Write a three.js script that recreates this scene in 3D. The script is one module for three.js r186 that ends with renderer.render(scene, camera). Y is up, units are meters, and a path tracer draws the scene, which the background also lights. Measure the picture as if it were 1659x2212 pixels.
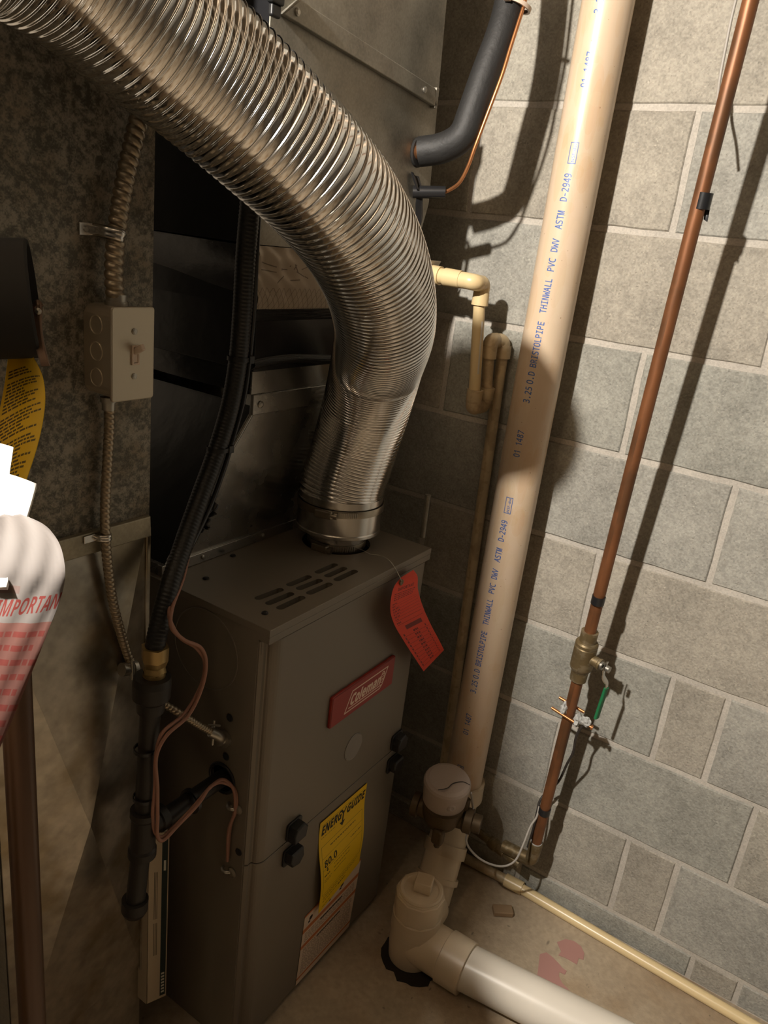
import * as THREE from 'three';
import { RoundedBoxGeometry } from 'three/addons/geometries/RoundedBoxGeometry.js';
import { mergeGeometries } from 'three/addons/utils/BufferGeometryUtils.js';

// ---------- camera, light, exposure ----------
const scene = new THREE.Scene();
scene.background = new THREE.Color(0x000000);
const camera = new THREE.PerspectiveCamera(66.95, 1659 / 2212, 0.02, 30);
camera.position.set(-1.4923, 1.4266, 0);
camera.up.set(0.21916, 0.93609, -0.27516);
camera.lookAt(-1.4923 + 0.80744, 1.4266 - 0.33232, -0.48744);
const renderer = new THREE.WebGLRenderer({ antialias: true });
renderer.toneMapping = THREE.LinearToneMapping;
renderer.toneMappingExposure = 0.365;
renderer.shadowMap.enabled = true;
const BULB = [-1.76, 2.09, -0.68];                       // one bare bulb in a ceiling holder, left of the picture
const BULB_COLOR = new THREE.Color().setRGB(1, 0.93, 0.84);
const BULB_CANDELA = 48;

// ---------- small helpers ----------
let seed = 7;
const rnd = () => { seed = (seed * 1664525 + 1013904223) >>> 0; return seed / 4294967296; };
const rr = (a, b) => a + (b - a) * rnd();
const V = (p) => new THREE.Vector3(p[0], p[1], p[2]);
const lerp = (a, b, t) => a + (b - a) * t;
const clamp = (v, a = 0, b = 1) => Math.min(b, Math.max(a, v));
const smooth = (a, b, v) => { const t = clamp((v - a) / (b - a)); return t * t * (3 - 2 * t); };
const used = new Map(), ORIGIN = new Map();
const numbered = (n) => { const k = used.get(n) || 0; used.set(n, k + 1); return k ? n + '_' + String(k).padStart(3, '0') : n; };
function tag(o, label, category, group) { o.userData.label = label; o.userData.category = category; if (group) o.userData.group = group; return o; }
function thing(name, label, category, origin, group) {
  const g = new THREE.Group(); g.name = numbered(name); g.position.set(...origin); scene.add(g);
  ORIGIN.set(g, origin); return tag(g, label, category, group);
}
function part(parent, name, geo, mat, label) {          // geometry comes in world metres, the parent's origin is taken off
  const o = ORIGIN.get(parent); geo.translate(-o[0], -o[1], -o[2]);
  const m = new THREE.Mesh(geo, mat); m.name = name; m.castShadow = m.receiveShadow = true; parent.add(m);
  ORIGIN.set(m, o); if (label) m.userData.label = label; return m;
}
function single(name, label, category, geo, mat, group) {
  geo.computeBoundingBox(); const b = geo.boundingBox, o = [(b.min.x + b.max.x) / 2, b.min.y, (b.min.z + b.max.z) / 2];
  geo.translate(-o[0], -o[1], -o[2]);
  const m = new THREE.Mesh(geo, mat); m.name = numbered(name); m.position.set(...o); m.castShadow = m.receiveShadow = true; scene.add(m);
  ORIGIN.set(m, o); return tag(m, label, category, group);
}
function structure(name, geo, mat, parent) {
  const m = new THREE.Mesh(geo, mat); m.name = name; m.castShadow = m.receiveShadow = true; (parent || scene).add(m);
  if (!parent) m.userData.kind = 'structure'; ORIGIN.set(m, [0, 0, 0]); return m;
}
function flat(g) { return g.index ? g.toNonIndexed() : g; }
function uvBox(g0, ox = 0, oy = 0) {                      // uv in metres from the dominant direction of each face
  const g = flat(g0), p = g.attributes.position, n = p.count, uv = new Float32Array(n * 2);
  const a = new THREE.Vector3(), b = new THREE.Vector3(), c = new THREE.Vector3();
  for (let i = 0; i < n; i += 3) {
    a.fromBufferAttribute(p, i); b.fromBufferAttribute(p, i + 1); c.fromBufferAttribute(p, i + 2);
    const nx = Math.abs((b.y - a.y) * (c.z - a.z) - (b.z - a.z) * (c.y - a.y)), ny = Math.abs((b.z - a.z) * (c.x - a.x) - (b.x - a.x) * (c.z - a.z)), nz = Math.abs((b.x - a.x) * (c.y - a.y) - (b.y - a.y) * (c.x - a.x));
    for (let k = 0; k < 3; k++) {
      const x = p.getX(i + k), y = p.getY(i + k), z = p.getZ(i + k), j = (i + k) * 2;
      if (nx >= ny && nx >= nz) { uv[j] = z + ox; uv[j + 1] = y + oy; } else if (ny >= nz) { uv[j] = x + ox; uv[j + 1] = z + oy; } else { uv[j] = x + ox; uv[j + 1] = y + oy; }
    }
  }
  g.setAttribute('uv', new THREE.BufferAttribute(uv, 2)); return g;
}
function bx(x0, x1, y0, y1, z0, z1, r = 0) {
  const w = x1 - x0, h = y1 - y0, d = z1 - z0;
  const g = r ? new RoundedBoxGeometry(w, h, d, 2, Math.min(r, w / 2.01, h / 2.01, d / 2.01)) : new THREE.BoxGeometry(w, h, d);
  g.translate((x0 + x1) / 2, (y0 + y1) / 2, (z0 + z1) / 2); return uvBox(g);
}
function shapeOf(pts, holes = []) {
  const s = new THREE.Shape(pts.map((p) => new THREE.Vector2(p[0], p[1])));
  for (const h of holes) s.holes.push(new THREE.Path(h.map((p) => new THREE.Vector2(p[0], p[1]))));
  return s;
}
function extrude(pts, depth, bevel = 0, holes = []) {
  return new THREE.ExtrudeGeometry(shapeOf(pts, holes), { depth: depth - 2 * bevel, bevelEnabled: bevel > 0, bevelThickness: bevel, bevelSize: bevel, bevelOffset: -bevel, bevelSegments: 2, curveSegments: 12 }).translate(0, 0, bevel);
}
function prismZ(pts, z0, z1, bevel = 0, holes = []) { return uvBox(extrude(pts, z1 - z0, bevel, holes).translate(0, 0, z0)); }           // pts are [x, y]
function prismY(pts, y0, y1, bevel = 0, holes = []) {                                                                                // pts are [x, z]
  const f = (l) => l.map((p) => [p[0], -p[1]]);
  return uvBox(extrude(f(pts), y1 - y0, bevel, holes.map(f)).rotateX(-Math.PI / 2).translate(0, y0, 0));
}
function prismX(pts, x0, x1, bevel = 0, holes = []) {                                                                                // pts are [z, y]
  const f = (l) => l.map((p) => [-p[0], p[1]]);
  const m = new THREE.Matrix4().makeBasis(new THREE.Vector3(0, 0, -1), new THREE.Vector3(0, 1, 0), new THREE.Vector3(1, 0, 0));
  return uvBox(extrude(f(pts), x1 - x0, bevel, holes.map(f)).applyMatrix4(m).translate(x0, 0, 0));
}
const circle = (cx, cy, r, n = 28) => Array.from({ length: n }, (_, i) => [cx + r * Math.cos(i / n * 2 * Math.PI), cy + r * Math.sin(i / n * 2 * Math.PI)]);
const rect = (x0, x1, y0, y1) => [[x0, y0], [x1, y0], [x1, y1], [x0, y1]];
function rrect(x0, x1, y0, y1, r, n = 5) {
  const o = [], c = [[x1 - r, y0 + r, -90], [x1 - r, y1 - r, 0], [x0 + r, y1 - r, 90], [x0 + r, y0 + r, 180]];
  for (const [cx, cy, a0] of c) for (let i = 0; i <= n; i++) { const a = (a0 + 90 * i / n) * Math.PI / 180; o.push([cx + r * Math.cos(a), cy + r * Math.sin(a)]); }
  return o;
}
// a swept round section: pts are points along the axis, rad(s, angle, i) the radius; uv is [angle share, metres]
function sweep(pts, rad, around = 16, caps = true, front = null) {
  const n = pts.length, pos = [], uv = [], idx = [], t = [], N = [], B = [], S = [0];
  for (let i = 0; i < n; i++) { const a = pts[Math.max(0, i - 1)], b = pts[Math.min(n - 1, i + 1)]; t.push(b.clone().sub(a).normalize()); if (i) S.push(S[i - 1] + pts[i].distanceTo(pts[i - 1])); }
  let nv = front ? V(front) : Math.abs(t[0].y) < 0.9 ? new THREE.Vector3(0, 1, 0) : new THREE.Vector3(1, 0, 0);
  for (let i = 0; i < n; i++) { nv = nv.clone().addScaledVector(t[i], -nv.dot(t[i])).normalize(); N.push(nv); B.push(new THREE.Vector3().crossVectors(t[i], nv)); }
  for (let i = 0; i < n; i++) for (let k = 0; k <= around; k++) {
    const th = (k / around) * 2 * Math.PI - Math.PI, r = typeof rad === 'number' ? rad : rad(S[i], th, i), c = Math.cos(th) * r, s = Math.sin(th) * r;
    pos.push(pts[i].x + N[i].x * c + B[i].x * s, pts[i].y + N[i].y * c + B[i].y * s, pts[i].z + N[i].z * c + B[i].z * s); uv.push(k / around * (front ? 1 : 6.28 * r), S[i]);
  }
  const w = around + 1;
  for (let i = 0; i < n - 1; i++) for (let k = 0; k < around; k++) { const a = i * w + k; idx.push(a, a + 1, a + w, a + 1, a + w + 1, a + w); }
  const g = new THREE.BufferGeometry(); g.setAttribute('position', new THREE.Float32BufferAttribute(pos, 3)); g.setAttribute('uv', new THREE.Float32BufferAttribute(uv, 2)); g.setIndex(idx); g.computeVertexNormals();
  const nm = g.attributes.normal;
  for (let i = 0; i < n; i++) { const a = i * w, b = a + around, m = new THREE.Vector3(nm.getX(a) + nm.getX(b), nm.getY(a) + nm.getY(b), nm.getZ(a) + nm.getZ(b)).normalize(); nm.setXYZ(a, m.x, m.y, m.z); nm.setXYZ(b, m.x, m.y, m.z); }
  const out = flat(g);
  if (!caps) return out;
  const cp = [], cn = [], cu = [];
  for (const [i, sg] of [[0, -1], [n - 1, 1]]) for (let k = 0; k < around; k++) {
    const ring = (q) => [pos[(i * w + q) * 3], pos[(i * w + q) * 3 + 1], pos[(i * w + q) * 3 + 2]];
    const tri = sg > 0 ? [ring(k), ring(k + 1), pts[i].toArray()] : [ring(k + 1), ring(k), pts[i].toArray()];
    for (const q of tri) { cp.push(...q); cn.push(t[i].x * sg, t[i].y * sg, t[i].z * sg); cu.push(q[0] * 0.5, q[1]); }
  }
  const c = new THREE.BufferGeometry(); c.setAttribute('position', new THREE.Float32BufferAttribute(cp, 3)); c.setAttribute('normal', new THREE.Float32BufferAttribute(cn, 3)); c.setAttribute('uv', new THREE.Float32BufferAttribute(cu, 2));
  return merge([out, c]);
}
function merge(list) {
  const l = list.map((g) => { const q = flat(g); for (const k of Object.keys(q.attributes)) if (!['position', 'normal', 'uv'].includes(k)) q.deleteAttribute(k); return q; });
  return mergeGeometries(l, false);
}
const smoothPath = (pts, n) => { const c = new THREE.CatmullRomCurve3(pts.map(V), false, 'centripetal'); c.arcLengthDivisions = 3000; return c.getSpacedPoints(n); };
function linePath(pts, r = 0, n = 8) {                    // a polyline with rounded corners of radius r
  const p = pts.map(V), o = [p[0]];
  for (let i = 1; i < p.length - 1; i++) {
    const a = p[i - 1].clone().sub(p[i]), b = p[i + 1].clone().sub(p[i]), d = Math.min(r, a.length() * 0.49, b.length() * 0.49);
    if (d <= 0) { o.push(p[i]); continue; }
    a.setLength(d).add(p[i]); b.setLength(d).add(p[i]);
    for (let k = 0; k <= n; k++) { const t = k / n; o.push(a.clone().multiplyScalar((1 - t) * (1 - t)).addScaledVector(p[i], 2 * t * (1 - t)).addScaledVector(b, t * t)); }
  }
  o.push(p[p.length - 1]); return o;
}
const rod = (a, b, r, around = 16, front = null) => sweep([V(a), V(b)], r, around, true, front);
const wire = (pts, r, n = 40, around = 8) => sweep(smoothPath(pts, n), r, around);
// a body of revolution between two points: prof is [[share of the way or metres along, radius], ...] in metres along the axis
function turned(a, dir, prof, around = 28, front = null) {
  const A = V(a), D = V(dir).normalize(), P = [], R = [];
  for (const [s, r] of prof) { P.push(A.clone().addScaledVector(D, s)); R.push(Math.max(r, 1e-4)); }
  const q = [], rq = [];                                   // doubled rings give crisp edges
  for (let i = 0; i < P.length; i++) { q.push(P[i]); rq.push(R[i]); }
  const nv = front ? V(front) : Math.abs(D.y) < 0.9 ? new THREE.Vector3(0, 1, 0) : new THREE.Vector3(1, 0, 0);
  const N = nv.addScaledVector(D, -nv.dot(D)).normalize(), B = new THREE.Vector3().crossVectors(D, N), pos = [], uv = [];
  const pt = (i, k) => { const th = k / around * 2 * Math.PI - Math.PI, c = Math.cos(th) * rq[i], s = Math.sin(th) * rq[i]; return [q[i].x + N.x * c + B.x * s, q[i].y + N.y * c + B.y * s, q[i].z + N.z * c + B.z * s]; };
  const nor = [];
  for (let i = 0; i < q.length - 1; i++) {
    const ds = q[i + 1].clone().sub(q[i]).dot(D), dr = rq[i + 1] - rq[i], L = Math.hypot(ds, dr) || 1;
    for (let k = 0; k < around; k++) {
      const f = [[i, k], [i, k + 1], [i + 1, k], [i, k + 1], [i + 1, k + 1], [i + 1, k]];
      for (const [a2, b2] of f) {
        pos.push(...pt(a2, b2)); uv.push(b2 / around * 6.28 * R[0], prof[a2][0]);
        const th = b2 / around * 2 * Math.PI - Math.PI, c = Math.cos(th), s = Math.sin(th), k1 = ds / L, k2 = -dr / L;
        nor.push((N.x * c + B.x * s) * k1 + D.x * k2, (N.y * c + B.y * s) * k1 + D.y * k2, (N.z * c + B.z * s) * k1 + D.z * k2);
      }
    }
  }
  const g = new THREE.BufferGeometry(); g.setAttribute('position', new THREE.Float32BufferAttribute(pos, 3)); g.setAttribute('normal', new THREE.Float32BufferAttribute(nor, 3)); g.setAttribute('uv', new THREE.Float32BufferAttribute(uv, 2)); return g;
}
// a thin sheet over a grid of corner points; f(u, v) gives the point
function sheet(f, nu, nv, thick = 0.0006) {
  const P = (u, v) => V(f(u, v)), pos = [], uv = [], idx = [], e = 1e-3;
  const side = (sg) => {
    const base = pos.length / 3;
    for (let j = 0; j <= nv; j++) for (let i = 0; i <= nu; i++) {
      const u = i / nu, v = j / nv, p = P(u, v), n = P(Math.min(1, u + e), v).sub(P(Math.max(0, u - e), v)).cross(P(u, Math.min(1, v + e)).sub(P(u, Math.max(0, v - e)))).normalize();
      p.addScaledVector(n, sg * thick / 2); pos.push(p.x, p.y, p.z); uv.push(u, v);
    }
    for (let j = 0; j < nv; j++) for (let i = 0; i < nu; i++) { const a = base + j * (nu + 1) + i, b = a + 1, c = a + nu + 1, d = c + 1; if (sg > 0) idx.push(a, b, c, b, d, c); else idx.push(a, c, b, b, c, d); }
    return base;
  };
  const A = side(1), B = side(-1), w = nu + 1, rim = [];
  for (let i = 0; i < nu; i++) rim.push([i, i + 1]); for (let j = 0; j < nv; j++) rim.push([j * w + nu, (j + 1) * w + nu]);
  for (let i = nu; i > 0; i--) rim.push([nv * w + i, nv * w + i - 1]); for (let j = nv; j > 0; j--) rim.push([j * w, (j - 1) * w]);
  for (const [a, b] of rim) idx.push(A + a, B + a, A + b, A + b, B + a, B + b);
  const g = new THREE.BufferGeometry(); g.setAttribute('position', new THREE.Float32BufferAttribute(pos, 3)); g.setAttribute('uv', new THREE.Float32BufferAttribute(uv, 2)); g.setIndex(idx); g.computeVertexNormals(); return g;
}
const bilinear = (tl, tr, bl, br) => (u, v) => [0, 1, 2].map((k) => lerp(lerp(bl[k], br[k], u), lerp(tl[k], tr[k], u), v));

// ---------- procedural textures ----------
function noiseField(N, cells, sd) {                       // tileable value noise
  let s = sd * 7919 + 13; const r = () => { s = (s * 1664525 + 1013904223) >>> 0; return s / 4294967296; };
  const g = Float32Array.from({ length: cells * cells }, r), o = new Float32Array(N * N);
  for (let y = 0; y < N; y++) {
    const fy = y / N * cells, y0 = Math.floor(fy), ty = fy - y0, sy = ty * ty * (3 - 2 * ty), ya = (y0 % cells) * cells, yb = ((y0 + 1) % cells) * cells;
    for (let x = 0; x < N; x++) {
      const fx = x / N * cells, x0 = Math.floor(fx), tx = fx - x0, sx = tx * tx * (3 - 2 * tx), xa = x0 % cells, xb = (x0 + 1) % cells;
      o[y * N + x] = lerp(lerp(g[ya + xa], g[ya + xb], sx), lerp(g[yb + xa], g[yb + xb], sx), sy);
    }
  }
  return o;
}
function fbm(N, cells, oct, sd, gain = 0.5) {
  const o = new Float32Array(N * N); let amp = 1, tot = 0;
  for (let k = 0; k < oct; k++) { const f = noiseField(N, Math.min(N, cells << k), sd + k * 31); for (let i = 0; i < o.length; i++) o[i] += f[i] * amp; tot += amp; amp *= gain; }
  for (let i = 0; i < o.length; i++) o[i] /= tot; return o;
}
function spots(N, count, rmin, rmax, sd) {                // tileable round flecks, 0 to 1
  let s = sd * 104729 + 7; const r = () => { s = (s * 1664525 + 1013904223) >>> 0; return s / 4294967296; };
  const o = new Float32Array(N * N);
  for (let c = 0; c < count; c++) {
    const cx = r() * N, cy = r() * N, R = lerp(rmin, rmax, r() * r()), st = 0.6 + r() * 0.8, k = Math.ceil(R * 1.5), amp = 0.4 + 0.6 * r();
    for (let dy = -k; dy <= k; dy++) for (let dx = -k; dx <= k; dx++) {
      const d = Math.hypot(dx * st, dy / st) / R; if (d > 1) continue;
      const i = ((Math.floor(cy + dy) + N) % N) * N + (Math.floor(cx + dx) + N) % N; o[i] = Math.max(o[i], amp * (1 - d * d));
    }
  }
  return o;
}
const enc = (v) => { v = clamp(v); return Math.round(255 * (v <= 0.0031308 ? 12.92 * v : 1.055 * Math.pow(v, 1 / 2.4) - 0.055)); };
function dataTex(N, fn, metres, colour = true) {
  const d = new Uint8Array(N * N * 4);
  for (let i = 0; i < N * N; i++) { const c = fn(i); if (colour) { d[i * 4] = enc(c[0]); d[i * 4 + 1] = enc(c[1]); d[i * 4 + 2] = enc(c[2]); } else d[i * 4] = d[i * 4 + 1] = d[i * 4 + 2] = Math.round(255 * clamp(c)); d[i * 4 + 3] = 255; }
  const t = new THREE.DataTexture(d, N, N); t.wrapS = t.wrapT = THREE.RepeatWrapping; t.magFilter = THREE.LinearFilter; t.minFilter = THREE.LinearMipmapLinearFilter; t.generateMipmaps = true;
  if (colour) t.colorSpace = THREE.SRGBColorSpace; t.repeat.set(1 / metres, 1 / metres); t.needsUpdate = true; return t;
}
const mix3 = (a, b, t) => [lerp(a[0], b[0], t), lerp(a[1], b[1], t), lerp(a[2], b[2], t)];
function canvasTex(w, h, draw) {
  const c = document.createElement('canvas'); c.width = w; c.height = h; const x = c.getContext('2d'); draw(x, w, h);
  const t = new THREE.CanvasTexture(c); t.colorSpace = THREE.SRGBColorSpace; t.magFilter = THREE.LinearFilter; return t;
}
const N = 1024;
const nA = fbm(N, 6, 6, 1), nB = fbm(N, 40, 4, 2), nC = fbm(N, 160, 3, 3), nD = fbm(N, 3, 5, 4), nE = fbm(N, 14, 5, 9);
const std = (o) => new THREE.MeshStandardMaterial(o), phys = (o) => new THREE.MeshPhysicalMaterial(o);
const lin = (r, g, b) => new THREE.Color().setRGB(r, g, b);

// concrete block: fine aggregate, pits, pale flecks
const pits = spots(N, 1500, 1.2, 5, 5), flecks = spots(N, 1100, 1, 4.5, 6);
const blockMap = dataTex(N, (i) => { const v = 0.8 + 0.24 * (nB[i] - 0.5) + 0.46 * (nC[i] - 0.5) + 0.4 * (nA[i] - 0.5); const c = mix3([0.36 * v, 0.345 * v, 0.305 * v], [0.56, 0.53, 0.46], flecks[i] * 0.45); return mix3(c, [0.14, 0.125, 0.105], pits[i] * 0.42); }, 0.5);
const blockBump = dataTex(N, (i) => 0.5 + 0.5 * (nC[i] - 0.5) + 0.35 * (nB[i] - 0.5) - 0.45 * pits[i] + 0.1 * flecks[i], 0.5, false);
const mBlock = [[1.05, 1.06, 1.05], [1.1, 1.07, 1.01], [0.99, 1.01, 0.99], [1.12, 1.07, 1.0]].map((c) => std({ map: blockMap, bumpMap: blockBump, bumpScale: 0.0014, roughness: 0.95, color: lin(...c) }));
const mortarMap = dataTex(N, (i) => { const v = 0.9 + 0.35 * (nC[i] - 0.5) + 0.3 * (nA[i] - 0.5); return [0.5 * v, 0.46 * v, 0.4 * v]; }, 0.4);
const mMortar = std({ map: mortarMap, bumpMap: blockBump, bumpScale: 0.0008, roughness: 0.95 });
// floor: old concrete with brown stains and dark specks
const specks = spots(N, 260, 1, 5, 11);
const floorMap = dataTex(N, (i) => { const st = smooth(0.42, 0.66, nD[i] * 0.75 + nE[i] * 0.25), v = 0.92 + 0.3 * (nC[i] - 0.5) + 0.35 * (nE[i] - 0.5); let c = mix3([0.43, 0.345, 0.24], [0.21, 0.125, 0.055], st * 0.85); c = c.map((q) => q * v); return mix3(c, [0.05, 0.042, 0.035], specks[i] * 0.75); }, 1.3);
const mFloor = std({ map: floorMap, bumpMap: blockBump, bumpScale: 0.0008, roughness: 0.75 });
// old galvanised sheet: dull zinc under white rust and brown grime
const galvOldMap = dataTex(N, (i) => { const g = smooth(0.33, 0.7, nB[i] * 0.5 + nE[i] * 0.2 + nC[i] * 0.3), b = smooth(0.4, 0.65, nD[i]); const c = mix3([0.1, 0.094, 0.075], [0.36, 0.33, 0.27], g); return mix3(c, mix3([0.09, 0.08, 0.055], [0.26, 0.2, 0.13], g), b * 0.65); }, 0.24);
const galvOldRough = dataTex(N, (i) => 0.4 + 0.4 * nB[i], 0.24, false);
const mGalvOld = std({ map: galvOldMap, roughnessMap: galvOldRough, roughness: 1, metalness: 0.5, bumpMap: dataTex(N, (i) => nB[i] * 0.7 + nC[i] * 0.3, 0.24, false), bumpScale: 0.0004 });
// duller plenum sheet with long stains
const galvMap = dataTex(N, (i) => { const v = 0.85 + 0.55 * (nA[i] - 0.5) + 0.3 * (nC[i] - 0.5) + 0.5 * (nE[i] - 0.5); return [0.32 * v, 0.3 * v, 0.25 * v]; }, 0.45);
const galvRough = dataTex(N, (i) => 0.36 + 0.3 * nE[i], 0.45, false);
const mGalv = std({ map: galvMap, roughnessMap: galvRough, roughness: 1, metalness: 0.6 });
const galvNewMap = dataTex(N, (i) => { const v = 0.95 + 0.2 * (nE[i] - 0.5) + 0.12 * (nC[i] - 0.5); return [0.46 * v, 0.45 * v, 0.42 * v]; }, 0.5);
const mGalvNew = std({ map: galvNewMap, metalness: 0.9, roughness: 0.36, roughnessMap: dataTex(N, (i) => 0.75 + 0.5 * (nE[i] - 0.5), 0.5, false) });
const mGalvLow = std({ map: dataTex(N, (i) => { const v = 0.9 + 0.35 * (nE[i] - 0.5) + 0.45 * (nB[i] - 0.5); return mix3([0.46 * v, 0.43 * v, 0.37 * v], [0.3 * v, 0.25 * v, 0.17 * v], smooth(0.45, 0.62, nD[i])); }, 0.5), metalness: 0.9, roughness: 0.3 });
const mFlex = std({ color: lin(0.86, 0.85, 0.83), metalness: 1, roughness: 0.12, roughnessMap: dataTex(256, (i) => 0.6 + 0.8 * nE[(i >> 8) * 4 * N + (i & 255) * 4], 0.4, false) });
const mSteel = std({ color: lin(0.66, 0.64, 0.6), metalness: 1, roughness: 0.24 });
const mScrew = std({ color: lin(0.45, 0.43, 0.38), metalness: 0.9, roughness: 0.38 });
const mStainless = std({ color: lin(0.42, 0.38, 0.31), metalness: 1, roughness: 0.3 });
const mFurnace = std({ color: lin(0.2, 0.172, 0.135), metalness: 0.15, roughness: 0.42, bumpMap: dataTex(512, (i) => nC[(i >> 9) * N + (i & 511)], 0.06, false), bumpScale: 0.00006 });
const mBlack = std({ color: lin(0.012, 0.012, 0.012), roughness: 0.42 });
const mBlackMatte = std({ color: lin(0.014, 0.013, 0.012), roughness: 0.85 });
const mFilm = std({ color: lin(0.008, 0.008, 0.009), roughness: 0.3, bumpMap: dataTex(N, (i) => nA[i] * 0.7 + nE[i] * 0.3, 0.5, false), bumpScale: 0.0015 });
const mFoam = std({ color: lin(0.015, 0.0145, 0.014), roughness: 0.62, bumpMap: dataTex(512, (i) => nB[(i >> 9) * N + (i & 511)], 0.1, false), bumpScale: 0.0004 });
const copperMap = dataTex(N, (i) => { const v = 0.9 + 0.4 * (nE[i] - 0.5); return mix3([0.25 * v, 0.1 * v, 0.04 * v], [0.15 * v, 0.068 * v, 0.03 * v], smooth(0.42, 0.62, nA[i])); }, 0.6);
const mCopper = std({ map: copperMap, metalness: 0.45, roughness: 0.46 });
const mCopperBright = std({ color: lin(0.55, 0.24, 0.1), metalness: 0.85, roughness: 0.38 });
const mBrass = std({ color: lin(0.42, 0.3, 0.13), metalness: 0.8, roughness: 0.4 });
const bronzeMap = dataTex(512, (i) => { const v = 0.9 + 0.5 * (nE[(i >> 9) * N + (i & 511)] - 0.5), k = nB[(i >> 9) * N + (i & 511)]; return mix3([0.2 * v, 0.145 * v, 0.07 * v], [0.36 * v, 0.3 * v, 0.2 * v], smooth(0.5, 0.7, k) * 0.5); }, 0.2);
const mBronze = std({ map: bronzeMap, metalness: 0.55, roughness: 0.48 });
const mBronzeDark = std({ color: lin(0.1, 0.068, 0.035), metalness: 0.5, roughness: 0.55 });
const mIron = std({ color: lin(0.03, 0.027, 0.024), metalness: 0.4, roughness: 0.48 });
const mCream = std({ color: lin(0.68, 0.53, 0.29), roughness: 0.32 });
const creamOldMap = dataTex(512, (i) => { const j = (i >> 9) * N + (i & 511); const v = 0.95 + 0.3 * (nE[j] - 0.5); return mix3([0.55 * v, 0.43 * v, 0.26 * v], [0.45 * v, 0.34 * v, 0.2 * v], smooth(0.45, 0.65, nB[j])); }, 0.25);
const mCreamOld = std({ map: creamOldMap, roughness: 0.42 });
const pvcOldMap = dataTex(N, (i) => { const v = 0.97 + 0.14 * (nE[i] - 0.5); const c = mix3([0.66 * v, 0.55 * v, 0.4 * v], [0.5 * v, 0.36 * v, 0.21 * v], smooth(0.55, 0.75, nA[i]) * 0.6); return mix3(c, [0.12, 0.09, 0.06], specks[i] * 0.5 * smooth(0.5, 0.6, nE[i])); }, 0.5);
const mPvcOld = std({ map: pvcOldMap, roughness: 0.34 });
const mPvcNew = std({ color: lin(0.74, 0.68, 0.58), roughness: 0.28 });
const mGreyPlastic = std({ color: lin(0.4, 0.33, 0.28), roughness: 0.5 });
const mIvory = std({ color: lin(0.62, 0.5, 0.4), roughness: 0.4 });
const mPlate = std({ color: lin(0.5, 0.44, 0.34), metalness: 0.75, roughness: 0.42 });
const mConduit = std({ color: lin(0.36, 0.3, 0.22), metalness: 0.8, roughness: 0.36 });
const mWirePink = std({ color: lin(0.32, 0.16, 0.11), roughness: 0.55 });
const mWireGrey = std({ color: lin(0.36, 0.33, 0.29), roughness: 0.5 });
const mWireBlack = std({ color: lin(0.03, 0.024, 0.02), roughness: 0.6 });
const mGreen = std({ color: lin(0.012, 0.15, 0.055), roughness: 0.5 });
const mTapeBlack = std({ color: lin(0.014, 0.014, 0.015), roughness: 0.3 });
const mLead = std({ color: lin(0.42, 0.42, 0.4), roughness: 0.8, metalness: 0.2 });
const mWoodCeil = std({ map: dataTex(512, (i) => { const j = (i >> 9) * N + (i & 511); const v = 0.9 + 0.5 * (nE[j] - 0.5); return [0.24 * v, 0.185 * v, 0.125 * v]; }, 0.6), roughness: 0.8 });
const mWall2 = std({ map: mortarMap, color: lin(0.42, 0.39, 0.35), roughness: 0.95 });

// ---------- the room ----------
const FLOOR = structure('floor', bx(-5.2, 0.2, -0.12, 0, -2.2, 4.2), mFloor);
const WALL = structure('wall_right', bx(0, 0.2, 0, 2.36, -2.2, 4.2), mMortar);
structure('wall_back', bx(-5.2, 0, 0, 2.36, -2.3, -2.2), mWall2);
structure('wall_left', bx(-5.3, -5.2, 0, 2.36, -2.3, 4.3), mWall2);
structure('wall_front', bx(-5.2, 0.2, 0, 2.36, 4.2, 4.3), mWall2);
const CEIL = structure('ceiling', bx(-5.3, 0.2, 2.36, 2.46, -2.3, 4.3), mWoodCeil);
for (let z = -1.75; z < 4.1; z += 0.41) structure('joist', bx(-5.19, -0.005, 2.16, 2.36, z, z + 0.04), mWoodCeil, CEIL);

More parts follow.
